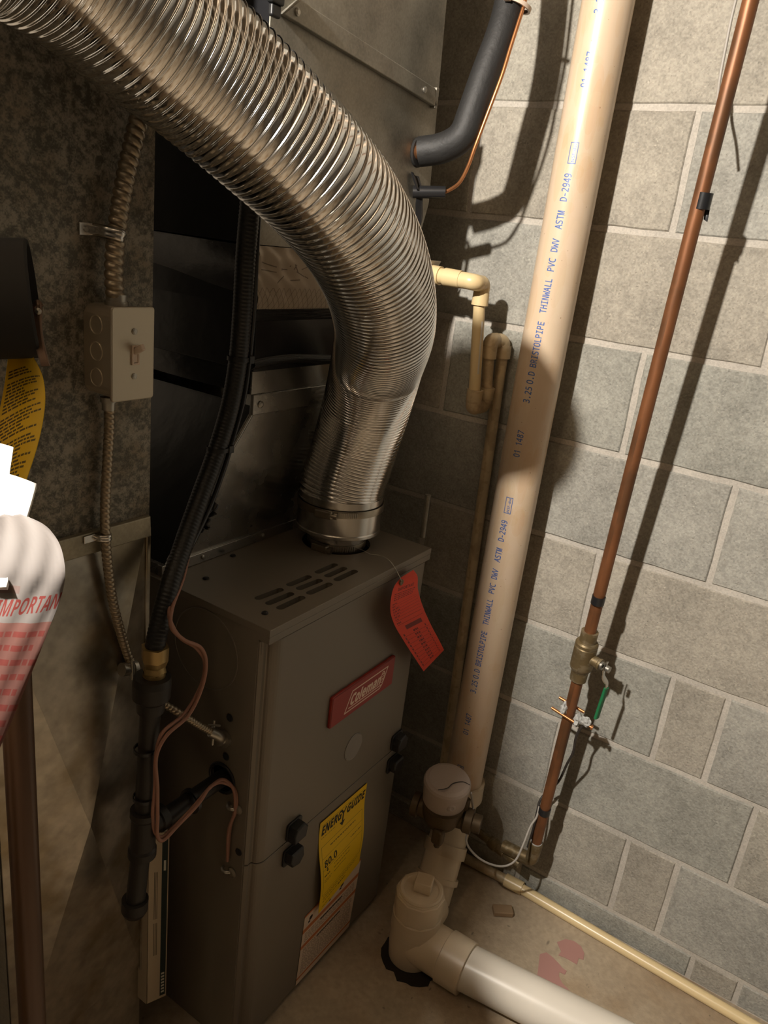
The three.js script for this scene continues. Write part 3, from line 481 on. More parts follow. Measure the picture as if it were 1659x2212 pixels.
{
  const c = thing('coil_case', 'cooling coil case wrapped in black film with a torn foil-faced strip', 'coil case', [-0.3, 1.122, -1.1]);
  const L0 = [-0.5501, 1.1413, -0.842], L1 = [-0.552, 1.2016, -0.845], L2 = [-0.565, 1.2127, -0.83], L3 = [-0.5714, 1.2846, -0.83], L4 = [-0.5883, 1.3023, -0.815], L5 = [-0.6389, 1.3956, -0.772], XR = -0.115;
  const drive = part(c, 'drive_cleat', bx(L0[0] + 0.001, XR, L0[1] - 0.014, L0[1] + 0.02, PZ, PZ + 0.008, 0.0015), mGalvNew);
  part(drive, 'screw', turned([L0[0] + 0.018, L0[1] + 0.003, PZ + 0.008], [0, 0, 1], [[0, 0.006], [0.002, 0.006], [0.0035, 0.003], [0.0035, 0.0001]], 10), mScrew);
  part(c, 'metal_band', bx(L1[0], XR, L0[1] + 0.02, L1[1], PZB, -0.845, 0.001), mGalvNew);
  part(c, 'black_band', bx(L2[0], XR, L1[1], L4[1], PZB, -0.832, 0.002), mFilm);
  part(c, 'band_fold', sheet((u, v) => [lerp(L2[0] - 0.004, XR, u), L1[1] + 0.004 + 0.016 * v + 0.004 * Math.sin(u * 9), -0.832 + 0.007 * Math.sin(v * 3)], 24, 6, 0.001), mFilm);
  part(c, 'band_fold', sheet((u, v) => [lerp(L3[0] - 0.004, XR, u), L4[1] - 0.02 + 0.022 * v, -0.818 - 0.012 * (1 - v)], 12, 4, 0.001), mFilm);
  // foil-faced insulation with scrim lines, crumpled near its torn end; it leans out to the wider plenum above
  const foil = canvasTex(1024, 256, (x, w, h) => { x.fillStyle = '#b9ac9a'; x.fillRect(0, 0, w, h); x.strokeStyle = '#857868'; x.lineWidth = 2; for (let i = -6; i < 44; i++) { x.beginPath(); x.moveTo(i * 26, h); x.lineTo(i * 26 + 50, h - 92); x.moveTo(i * 26 + 40, h); x.lineTo(i * 26, h - 92); x.stroke(); } x.strokeStyle = '#74685a'; x.lineWidth = 4; for (let i = 0; i < 16; i++) { const a = rnd() * 300, b = 40 + rnd() * 140; x.beginPath(); x.moveTo(a, b); x.lineTo(a + rr(-20, 80), b + rr(-46, 30)); x.stroke(); } });
  const crump = (u, v) => { const k = Math.exp(-u * 6) * (0.35 + v); return 0.0042 * k * (Math.sin(u * 40 + v * 9) * Math.sin(v * 9 - u * 26) + 0.4 * Math.sin(u * 90 + v * 17)); };
  part(c, 'insulation_strip', sheet((u, v) => [lerp(lerp(L4[0], L5[0], v) + 0.004 * Math.sin(v * 7), XR, u), lerp(L4[1], L5[1], v), lerp(-0.815, -0.773, v) + crump(u, v)], 120, 30, 0.0008), std({ map: foil, roughness: 0.45, metalness: 0.15 }), 'crumpled foil-faced insulation strip');
  part(c, 'insulation_core', prismX([[PZB, L4[1] + 0.001], [-0.822, L4[1] + 0.001], [-0.782, L5[1] - 0.002], [PZB, L5[1] - 0.002]], L4[0] + 0.004, XR - 0.001), mFilm);
  part(c, 'black_film', sheet((u, v) => [lerp(L1[0], L5[0], smooth(0.5, 1, v) * u) - 0.003 - 0.003 * Math.sin(u * 11 + v * 5) - 0.002 * Math.sin(v * 17) * u, lerp(L1[1] - 0.04, L5[1] - 0.002, v), lerp(PZB, lerp(-0.85, -0.78, smooth(0.5, 1, v)), u)], 30, 24, 0.001), mFilm, 'black plastic film over the side');
}
{
  const p = thing('supply_plenum', 'stained galvanised supply plenum above the coil case', 'duct', [-0.4, 1.396, -1.05]);
  const a = [-0.639, 1.3968, -0.772], e0 = [-0.1902, 1.4928, -0.772], e1 = [-0.2146, 1.806, -0.772], y0 = a[1], xr = (y) => lerp(e0[0], e1[0], (y - e0[1]) / (e1[1] - e0[1]));
  part(p, 'front_panel', prismZ([[a[0], y0], [e0[0] - 0.03, y0], [e0[0], e0[1]], [xr(2.16), 2.16], [a[0], 2.16]], PZU - 0.002, PZU), mGalv);
  part(p, 'side_panel', bx(xr(1.9) - 0.004, xr(1.9) - 0.002, y0, 2.16, PZB, PZU - 0.002), mGalv); part(p, 'side_panel', bx(a[0], a[0] + 0.002, y0, 2.16, PZB, PZU - 0.002), mFilm, 'side covered in black film'); part(p, 'back_panel', bx(a[0] + 0.002, xr(1.9) - 0.004, y0, 2.16, PZB, PZB + 0.002), mGalv); part(p, 'bottom_panel', bx(a[0] + 0.002, xr(1.9) - 0.004, y0, y0 + 0.002, PZB + 0.002, PZU - 0.002), mGalv);
  const cl = part(p, 'drive_cleat', prismZ([[-0.6253, 1.6786, -0.764], [-0.2179, 1.6454, -0.764], [-0.2303, 1.6728, -0.764], [-0.594, 1.7035, -0.764]].map((q) => [q[0], q[1]]), PZU, PZU + 0.009, 0.002), mGalv, 'folded steel drive cleat');
  const ce = [-0.2217, 1.6589, -0.764]; part(cl, 'cleat_end', bx(ce[0] - 0.004, ce[0] + 0.005, ce[1] - 0.016, ce[1] + 0.016, PZU - 0.02, PZU + 0.009, 0.0015), mGalv);
  for (const q of [[-0.5991, 1.6874, -0.762], [-0.2652, 1.663, -0.762]]) part(cl, 'screw', turned([q[0], q[1], PZU + 0.009], [0, 0, 1], [[0, 0.005], [0.002, 0.005], [0.0035, 0.003], [0.0035, 0.0001]], 10), mScrew);
  const h = [-0.6473, 1.6827, -0.76]; part(p, 'hanger_clip', merge([bx(h[0] - 0.012, h[0] + 0.012, h[1], h[1] + 0.04, PZU + 0.009, PZU + 0.02, 0.003), bx(h[0] - 0.008, h[0] + 0.01, h[1] - 0.014, h[1] + 0.001, PZU + 0.009, PZU + 0.017, 0.003)]), mBlack, 'black hanger clip');
}

// ---------- return air drop ----------
const RX0 = -1.05, RX1 = -0.815, RZ = -0.78, RZB = -1.33;
{
  const r = thing('return_duct', 'tall mottled galvanised return air duct carrying the switch box', 'duct', [-0.93, 0, -1.05]);
  part(r, 'front_panel', bx(RX0, RX1, 1.034, 2.16, RZ - 0.002, RZ), mGalvOld, 'upper sheet mottled with white rust');
  part(r, 'side_panel', bx(RX1 - 0.002, RX1, 0.21, 2.16, RZB, RZ - 0.002), mGalv); part(r, 'side_panel', bx(RX0, RX0 + 0.002, 0.21, 2.16, RZB, RZ - 0.002), mGalv); part(r, 'back_panel', bx(RX0, RX1, 0.21, 2.16, RZB - 0.002, RZB), mGalv);
  // lower sheet with a pressed cross break
  const xm = -0.9335, ym = 0.6, hgt = 0.026, C4 = [[RX0, 0.212], [RX1 - 0.004, 0.212], [RX1 - 0.004, 1.018], [RX0, 1.018]], pos = [], uv = [];
  for (let i = 0; i < 4; i++) { const a = C4[i], b = C4[(i + 1) % 4]; for (const [x, y, z] of [[a[0], a[1], RZ], [b[0], b[1], RZ], [xm, ym, RZ + hgt]]) { pos.push(x, y, z); uv.push(x, y); } }
  const g = new THREE.BufferGeometry(); g.setAttribute('position', new THREE.Float32BufferAttribute(pos, 3)); g.setAttribute('uv', new THREE.Float32BufferAttribute(uv, 2)); g.computeVertexNormals();
  part(r, 'lower_panel', merge([g, bx(RX0, RX1 - 0.004, 0.212, 1.018, RZ - 0.004, RZ - 0.001)]), mGalvLow, 'lower sheet with pressed cross break');
  part(r, 'standing_seam', bx(RX1 - 0.006, RX1 + 0.002, 0.2, 1.018, RZ - 0.012, RZ + 0.003, 0.002), mGalvLow);
  part(r, 'drive_cleat', prismZ([[RX0 - 0.01, 1.008], [RX1 - 0.002, 1.006], [RX1 - 0.004, 1.036], [RX0 - 0.01, 1.038]], RZ - 0.001, RZ + 0.008, 0.0018), std({ map: galvMap, color: lin(1.25, 1.2, 1.05), metalness: 0.5, roughness: 0.45 }), 'folded steel drive cleat');
  part(r, 'boot', bx(RX0, RX1, 0, 0.21, RZB, RZ - 0.006), mGalvLow);
}
{
  const f = thing('air_filter', 'white cardboard edged air filter slotted beside the furnace', 'filter', [-0.79, 0.03, -0.9]);
  const tex = canvasTex(256, 2048, (c, w, h) => { c.fillStyle = '#b6a58a'; c.fillRect(0, 0, w, h); c.fillStyle = '#0d2018'; c.fillRect(166, 30, 76, h - 60); c.fillStyle = '#c9c4b4'; for (let i = 0; i < 7; i++) c.fillRect(182, h - 330 + i * 40, 44, 24); c.fillRect(190, 320, 30, 120); c.fillStyle = '#4a4030'; for (const x of [70, 88, 106]) { c.fillRect(x, 450, 8, 560); c.fillRect(x, 1060, 8, 400); } });
  const gg = sheet(bilinear([-0.821, 0.5048, -0.762], [-0.7786, 0.4773, -0.762], [-0.8182, 0.1319, -0.762], [-0.7761, 0.11, -0.762]), 1, 1, 0.0006);
  part(f, 'frame', (() => { const a = [-0.8201, 0.5036, -0.763], b = [-0.7748, 0.0965, -0.763]; return bx(a[0] + 0.001, -0.781, 0.13, a[1], -1.25, -0.764); })(), std({ color: lin(0.42, 0.36, 0.26), roughness: 0.8 }));
  part(f, 'printed_edge', gg, std({ map: tex, roughness: 0.7 }), 'printed cardboard edge with dark green stripe');
}

// ---------- switch box, conduit, armoured cable ----------
{
  const X0 = -0.9165, X1 = -0.8555, Y0 = 1.2115, Y1 = 1.3195, ZF = -0.729;
  const s = thing('switch_box', 'steel switch box with ivory toggle on the mottled return duct', 'switch', [-0.886, Y0, RZ]);
  part(s, 'box', prismZ(rrect(X0 + 0.001, X1 - 0.002, Y0 + 0.002, Y1 - 0.002, 0.014), RZ, ZF - 0.003, 0.001), mPlate);
  const pl = part(s, 'cover_plate', prismZ(rrect(X0, X1, Y0, Y1, 0.004), ZF - 0.004, ZF, 0.0014), mPlate, 'brushed steel cover plate');
  for (const y of [1.292, 1.24]) part(pl, 'screw', merge([turned([-0.885, y, ZF], [0, 0, 1], [[0, 0.0038], [0.0012, 0.0036], [0.0018, 0.002], [0.0018, 0.0001]], 14), bx(-0.8855, -0.8845, y - 0.0026, y + 0.0026, ZF + 0.0016, ZF + 0.002)]), mScrew);
  const tf = part(s, 'toggle_frame', prismZ(rect(-0.8895, -0.8785, 1.2535, 1.2765), ZF, ZF + 0.0022, 0.0005, [rect(-0.887, -0.881, 1.256, 1.274)]), mIvory);
  part(tf, 'toggle', merge([bx(-0.8868, -0.8812, 1.2565, 1.266, ZF - 0.001, ZF + 0.0012), (() => { const b = new RoundedBoxGeometry(0.0056, 0.0075, 0.017, 2, 0.0016); b.rotateX(-0.5).translate(-0.884, 1.2725, ZF + 0.007); return uvBox(b); })()]), mIvory);
  for (const y of [1.296, 1.266, 1.236]) part(s, 'knockout', sweep(Array.from({ length: 25 }, (_, i) => V([X0 + 0.0006, y + 0.0105 * Math.sin(i / 24 * 2 * Math.PI), -0.757 + 0.0105 * Math.cos(i / 24 * 2 * Math.PI)])), 0.0009, 6, false), mPlate);
}
const spiral = (pts, n, r, h, pitch, around = 20) => { const P = smoothPath(pts, n); return sweep(P, (s, th) => { const f = s / pitch + th / (2 * Math.PI), d = f - Math.floor(f); return r + h * Math.pow(Math.sin(Math.PI * d), 0.7); }, around, true); };
{
  const c = thing('flexible_conduit', 'thick spiral steel conduit rising from the switch box', 'conduit', [-0.886, 1.32, -0.755]);
  part(c, 'conduit', spiral([[-0.8875, 1.3215, -0.757], [-0.8906, 1.3377, -0.757], [-0.8898, 1.368, -0.758], [-0.8848, 1.4079, -0.758], [-0.8767, 1.4473, -0.758], [-0.8663, 1.4865, -0.758], [-0.8551, 1.5208, -0.759], [-0.8433, 1.5551, -0.76]], 300, 0.0085, 0.0025, 0.0098), mConduit);
  part(c, 'connector', turned([-0.8875, 1.317, -0.757], [0, 1, 0], [[0, 0.0135], [0.005, 0.0135], [0.005, 0.0118], [0.013, 0.0118], [0.013, 0.009]], 16), mScrew);
  const a = [-0.8906, 1.3939, -0.757];
  const st = part(c, 'strap', merge([sweep(linePath([[a[0] - 0.0125, a[1] + 0.003, RZ + 0.001], [a[0] - 0.0125, a[1] + 0.003, -0.757], [a[0], a[1], -0.7425], [a[0] + 0.0125, a[1] - 0.004, -0.757], [a[0] + 0.0125, a[1] - 0.004, RZ + 0.001]], 0.008, 6), (s, th) => 0.0016 + 0.0055 * Math.pow(Math.abs(Math.cos(th)), 3), 12), bx(a[0] - 0.03, a[0] - 0.012, a[1] - 0.004, a[1] + 0.01, RZ, RZ + 0.0025, 0.001)]), mSteel, 'shiny one-hole strap');
  part(st, 'screw', turned([a[0] - 0.022, a[1] + 0.003, RZ + 0.0025], [0, 0, 1], [[0, 0.0035], [0.002, 0.0025], [0.002, 0.0001]], 10), mScrew);
}
{
  const c = thing('armored_cable', 'thin spiral armoured cable dropping from the switch box past the cleat', 'cable', [-0.9, 0.75, -0.765]);
  part(c, 'cable', spiral([[-0.8925, 1.2065, -0.764], [-0.8894, 1.1721, -0.768], [-0.8923, 1.1253, -0.768], [-0.8968, 1.0655, -0.767], [-0.8994, 1.0265, -0.763], [-0.8954, 0.9833, -0.763], [-0.889, 0.9348, -0.762], [-0.8763, 0.8818, -0.761], [-0.8612, 0.834, -0.76], [-0.8515, 0.8147, -0.757]], 420, 0.0052, 0.0014, 0.0068, 14), mConduit);
  part(c, 'connector', (() => { const a = [-0.8938, 1.2033, -0.764]; return turned([a[0], a[1] + 0.006, a[2]], [0, -1, 0], [[0, 0.0095], [0.006, 0.0095], [0.006, 0.008], [0.016, 0.0075], [0.016, 0.005]], 14); })(), mScrew);
  const a = [-0.9, 1.0295, -0.764];
  part(c, 'strap', merge([sweep(linePath([[a[0] - 0.009, a[1], RZ + 0.008], [a[0] - 0.009, a[1], -0.763], [a[0], a[1], -0.7545], [a[0] + 0.009, a[1], -0.763], [a[0] + 0.009, a[1], RZ + 0.008]], 0.006, 6), (s, th) => 0.001 + 0.0045 * Math.pow(Math.abs(Math.cos(th)), 3), 10), bx(a[0] - 0.026, a[0] - 0.009, a[1] - 0.005, a[1] + 0.005, RZ + 0.0085, RZ + 0.0105, 0.0008)]), mSteel);
  const k = [-0.866, 0.8251, -0.758];
  part(c, 'box_connector', merge([turned(k, [1, -0.25, 0.05], [[-0.012, 0.0001], [-0.012, 0.0095], [0.004, 0.0095], [0.004, 0.0115], [0.01, 0.0115], [0.01, 0.0001]], 12), rod([k[0], k[1] - 0.014, k[2] + 0.008], [k[0], k[1] + 0.016, k[2] + 0.008], 0.0026, 8)]), mScrew);
}
{
  const c = thing('furnace_whip', 'short armoured cable ending in an elbow connector on the furnace side', 'cable', [-0.75, 0.65, -0.72]);
  part(c, 'cable', spiral([[-0.8673, 0.7942, -0.735], [-0.8235, 0.7577, -0.735], [-0.8, 0.7339, -0.7135], [-0.765, 0.698, -0.7096], [-0.74, 0.6744, -0.7099]], 180, 0.0046, 0.0013, 0.0062, 14), mConduit);
  part(c, 'elbow_connector', sweep(linePath([[-0.748, 0.6815, -0.7112], [-0.735, 0.6695, -0.7006], [-0.729, 0.65, -0.714], [-0.7155, 0.652, -0.711]], 0.012, 8), 0.0085, 14), mScrew);
  part(c, 'lock_ring', turned([-0.7155, 0.652, -0.711], [-1, 0, 0], [[0, 0.0001], [0, 0.0145], [0.006, 0.0145], [0.006, 0.0001]], 16), mScrew);
  const q = [-0.742, 0.6771, -0.71]; part(c, 'clamp_screw', merge([rod([q[0], q[1] + 0.022, q[2]], [q[0] - 0.004, q[1] - 0.02, q[2] + 0.002], 0.0018, 8), rod([q[0] - 0.004, q[1] + 0.012, q[2] - 0.008], [q[0], q[1] + 0.018, q[2] + 0.012], 0.0016, 8)]), mScrew);
}

// ---------- gas line ----------
{
  const GX = -0.886, GZ = -0.712;
  const g = thing('flexible_gas_line', 'black coated corrugated gas tube curving down in front of the coil', 'gas line', [-0.86, 0.9, GZ]);
  const P = [[-0.6803, 1.5087, -0.75], [-0.6816, 1.453, -0.75], [-0.6809, 1.3774, -0.754], [-0.6728, 1.303, -0.762], [-0.6677, 1.2371, -0.77], [-0.6778, 1.1705, -0.772], [-0.7036, 1.1057, -0.77], [-0.7429, 1.0461, -0.76], [-0.7851, 0.9911, -0.745], [-0.8333, 0.9371, -0.722], [-0.8583, 0.8833, -0.713], [-0.8618, 0.8603, -0.712]];
  part(g, 'tube', spiral(P, 420, 0.0128, 0.0011, 0.0052, 18), mBlack);
  for (const [a, dx] of [[[-0.6679, 1.2404, -0.77], 0.016], [[-0.7003, 1.1121, -0.77], 0.016]]) part(g, 'zip_tie', merge([turned([a[0], a[1] - 0.003, a[2]], [0.05, 1, -0.02], [[0, 0.0145], [0, 0.0158], [0.006, 0.0158], [0.006, 0.0145]], 18), bx(a[0] + 0.011, a[0] + 0.021, a[1] - 0.006, a[1] + 0.005, a[2] + 0.004, a[2] + 0.013, 0.001)]), mBlack);
  const f0 = [-0.8613, 0.8729, -0.712], f1 = [-0.8635, 0.8249, -0.712];
  const n = part(g, 'brass_nut', turned([f0[0] + 0.001, f0[1] + 0.004, GZ], [-0.01, -1, 0], [[0, 0.012], [0, 0.019], [0.02, 0.0185], [0.03, 0.015], [0.038, 0.0165], [0.042, 0.0145]], 6), mBrass, 'yellow brass flare nut');
  part(n, 'brass_body', turned([f0[0], f0[1] - 0.034, GZ], [-0.01, -1, 0], [[0, 0.0148], [0.012, 0.0155], [0.014, 0.014], [0.04, 0.0138]], 20), mBrass);
}
{
  const GZ = -0.712, a = [-0.8643, 0.8282, -0.712], b = [-0.8725, 0.7009, -0.712], c = [-0.8755, 0.581, -0.712], d = [-0.89, 0.4454, -0.712];
  const g = thing('gas_drip_leg', 'black iron gas pipe with tee, branch and capped drip leg', 'gas pipe', [c[0], d[1], GZ]);
  const D = V(c).sub(V(a)), dir = D.toArray(), L = D.length();
  part(g, 'reducing_coupling', turned(a, dir, [[-0.004, 0.012], [-0.004, 0.0245], [0.006, 0.026], [0.028, 0.0255], [0.034, 0.02], [0.05, 0.0185], [0.05, 0.014]], 24), mIron);
  part(g, 'pipe', rod(a, c, 0.0142, 20), mIron);
  const tee = part(g, 'tee', merge([turned(c, dir, [[-0.034, 0.013], [-0.034, 0.0205], [-0.024, 0.0205], [-0.02, 0.0182], [0.03, 0.0182], [0.034, 0.0205], [0.046, 0.0205], [0.046, 0.013]], 22), turned(c, [1, 0, 0], [[0, 0.0175], [0.022, 0.018], [0.024, 0.0205], [0.036, 0.0205], [0.036, 0.012]], 22)]), mIron);
  part(g, 'drip_pipe', rod(c, d, 0.0142, 20), mIron);
  part(g, 'cap', turned(d, dir, [[-0.014, 0.0135], [-0.014, 0.0195], [0.004, 0.0195], [0.012, 0.016], [0.014, 0.0001]], 22), mIron);
  part(g, 'branch_pipe', rod([c[0], 0.574, GZ], [-0.66, 0.574, GZ], 0.0138, 20), mIron);
  for (const q of [[-0.8745, 0.7238, -0.712], [-0.8748, 0.6417, -0.712]]) part(g, 'zip_tie', turned([q[0], q[1] - 0.002, q[2]], dir, [[0, 0.0145], [0, 0.0162], [0.005, 0.0162], [0.005, 0.0145]], 18), mBlack);
  part(g, 'zip_tie', merge([turned([-0.79, 0.576, GZ + 0.004], [1, 0, 0], [[0, 0.016], [0, 0.0205], [0.006, 0.0205], [0.006, 0.016]], 18), bx(-0.792, -0.782, 0.546, 0.556, GZ - 0.004, GZ + 0.004, 0.001)]), mBlack);
}
{
  const t = thing('thermostat_wire', 'pinkish brown thermostat wires looping along the gas pipe', 'wire', [-0.86, 0.4, -0.7]);
  const w = [[-0.7815, 0.9805, -0.742], [-0.8079, 0.9545, -0.728], [-0.8408, 0.9296, -0.708], [-0.8514, 0.9181, -0.694], [-0.838, 0.8908, -0.69], [-0.8064, 0.8608, -0.69], [-0.7891, 0.8311, -0.69], [-0.7944, 0.7954, -0.69], [-0.8247, 0.7623, -0.69], [-0.8648, 0.751, -0.69], [-0.8729, 0.7193, -0.692], [-0.8734, 0.6647, -0.692], [-0.8766, 0.6183, -0.692], [-0.8707, 0.5812, -0.692], [-0.8601, 0.5682, -0.69], [-0.8355, 0.5717, -0.69], [-0.7973, 0.5843, -0.69], [-0.765, 0.5992, -0.6893], [-0.735, 0.5935, -0.6918], [-0.725, 0.5792, -0.6805], [-0.72, 0.5383, -0.6764], [-0.72, 0.4906, -0.6844], [-0.72, 0.422, -0.6861]];
  part(t, 'wire', wire(w, 0.0028, 260, 8), mWirePink);
  part(t, 'wire', wire(w.map((p, i) => [p[0] + 0.004 * Math.sin(i * 1.7), p[1] + (i < 10 ? 0.004 : -0.005) * Math.cos(i), p[2] + (i < 17 ? 0.0055 : 0.001)]), 0.0028, 260, 8), mWirePink);
  for (const p of [[-0.715, 0.5336, -0.6788], [-0.715, 0.4004, -0.6832]]) part(t, 'cable_clip', merge([turned([FX0 - 0.0005, p[1], p[2] + 0.006], [-1, 0, 0], [[0, 0.009], [0.002, 0.009], [0.004, 0.004], [0.004, 0.0001]], 12), sweep(Array.from({ length: 9 }, (_, i) => V([FX0 - 0.0005 - 0.008 * Math.sin(i / 8 * Math.PI), p[1], p[2] - 0.006 - 0.008 * Math.cos(i / 8 * Math.PI)])), 0.0035, 8)]), mScrew, 'small shiny cable clip');
}
{
  const b = thing('black_cable', 'thin black cable with torn tape strapped beside the gas tube', 'cable', [-0.72, 1.0, -0.8]);
  part(b, 'cable', wire([[-0.6593, 1.4549, -0.755], [-0.6567, 1.3781, -0.757], [-0.6442, 1.2955, -0.767], [-0.6393, 1.2481, -0.774], [-0.6453, 1.18, -0.776], [-0.6618, 1.1259, -0.776], [-0.6831, 1.0804, -0.772], [-0.7145, 1.0312, -0.765], [-0.7507, 0.9967, -0.754], [-0.7785, 0.9751, -0.745]], 0.0042, 120, 8), mTapeBlack);
  part(b, 'torn_tape', sheet((u, v) => { const p = bilinear([-0.7148, 1.0437, -0.772], [-0.6987, 1.0226, -0.77], [-0.7383, 0.9939, -0.764], [-0.722, 0.997, -0.764])(u, v); p[2] += 0.006 * Math.sin(u * 9 + v * 7); p[0] += 0.004 * Math.sin(v * 21); return p; }, 10, 12, 0.0008), mTapeBlack, 'torn black tape end');
}

// ---------- refrigerant lines ----------
{
  const s = thing('suction_line', 'black foam insulated refrigerant pipe bending up from the plenum', 'pipe', [-0.2639, 1.5683, -0.76]);
  part(s, 'insulation', sweep(linePath([[-0.2579, 1.5698, -0.762], [-0.247, 1.5773, -0.7256], [-0.243, 1.5963, -0.6908], [-0.235, 1.6417, -0.6836], [-0.22, 1.7025, -0.6763], [-0.205, 1.7524, -0.669], [-0.19, 1.7956, -0.669], [-0.18, 1.8501, -0.6723], [-0.17, 1.9042, -0.6788]], 0.034, 10), 0.0242, 28), mFoam);
  part(s, 'pipe_end', rod([-0.2467, 1.5702, -0.7725], [-0.2657, 1.5699, -0.75], 0.0135, 18), mCopperBright);
  part(s, 'wall_ring', turned([-0.2484, 1.57, -0.7715], [0, 0, 1], [[0, 0.016], [0, 0.0245], [0.004, 0.0235], [0.005, 0.016]], 22), mBlackMatte);
  part(s, 'zip_tie', (() => { const p = [-0.189, 1.7994, -0.6603]; return merge([turned([p[0], p[1], p[2]], [0.12, 0.9, 0.2], [[0, 0.0244], [0, 0.0285], [0.006, 0.0285], [0.006, 0.0244]], 26), bx(p[0] - 0.034, p[0] - 0.025, p[1] + 0.0, p[1] + 0.011, p[2] - 0.004, p[2] + 0.007, 0.001)]); })(), mIvory, 'pale zip tie');
}
{
  const s = thing('liquid_line', 'thin bright copper refrigerant tube rising beside the black foam pipe', 'pipe', [-0.24, 1.5106, -0.7095]);
  part(s, 'tube', wire([[-0.222, 1.5114, -0.7261], [-0.224, 1.5166, -0.7129], [-0.23, 1.5283, -0.6933], [-0.235, 1.5525, -0.6787], [-0.238, 1.5839, -0.6686], [-0.236, 1.6179, -0.6601], [-0.232, 1.6584, -0.6507], [-0.224, 1.6963, -0.6448], [-0.214, 1.7334, -0.6431], [-0.204, 1.7684, -0.6412], [-0.194, 1.7999, -0.6403], [-0.18, 1.8485, -0.6428], [-0.17, 1.9018, -0.6463]], 0.0031, 140, 10), mCopperBright);
  const a = [-0.2505, 1.5067, -0.771], b = [-0.222, 1.5116, -0.7224];
  const st = part(s, 'taped_stub', sweep([V(a), V(b)], 0.0105, 16), mTapeBlack, 'stub wrapped in shiny black tape');
  part(st, 'tape_flag', sheet((u, v) => { const p = bilinear([a[0] + 0.006, a[1] - 0.004, a[2] + 0.006], [a[0] + 0.016, a[1] + 0.002, a[2] + 0.014], [a[0] + 0.012, a[1] - 0.062, a[2] + 0.004], [a[0] + 0.024, a[1] - 0.052, a[2] + 0.01])(u, v); p[0] += 0.003 * Math.sin(v * 6); return p; }, 4, 8, 0.001), mTapeBlack);
  part(st, 'tape_flag', sheet((u, v) => { const p = bilinear([a[0] - 0.02, a[1] + 0.03, a[2] + 0.003], [a[0] + 0.006, a[1] + 0.024, a[2] + 0.004], [a[0] - 0.01, a[1] + 0.004, a[2] + 0.012], [a[0] + 0.012, a[1], a[2] + 0.014])(u, v); p[2] += 0.003 * Math.sin(u * 9); return p; }, 6, 6, 0.001), mTapeBlack);
}

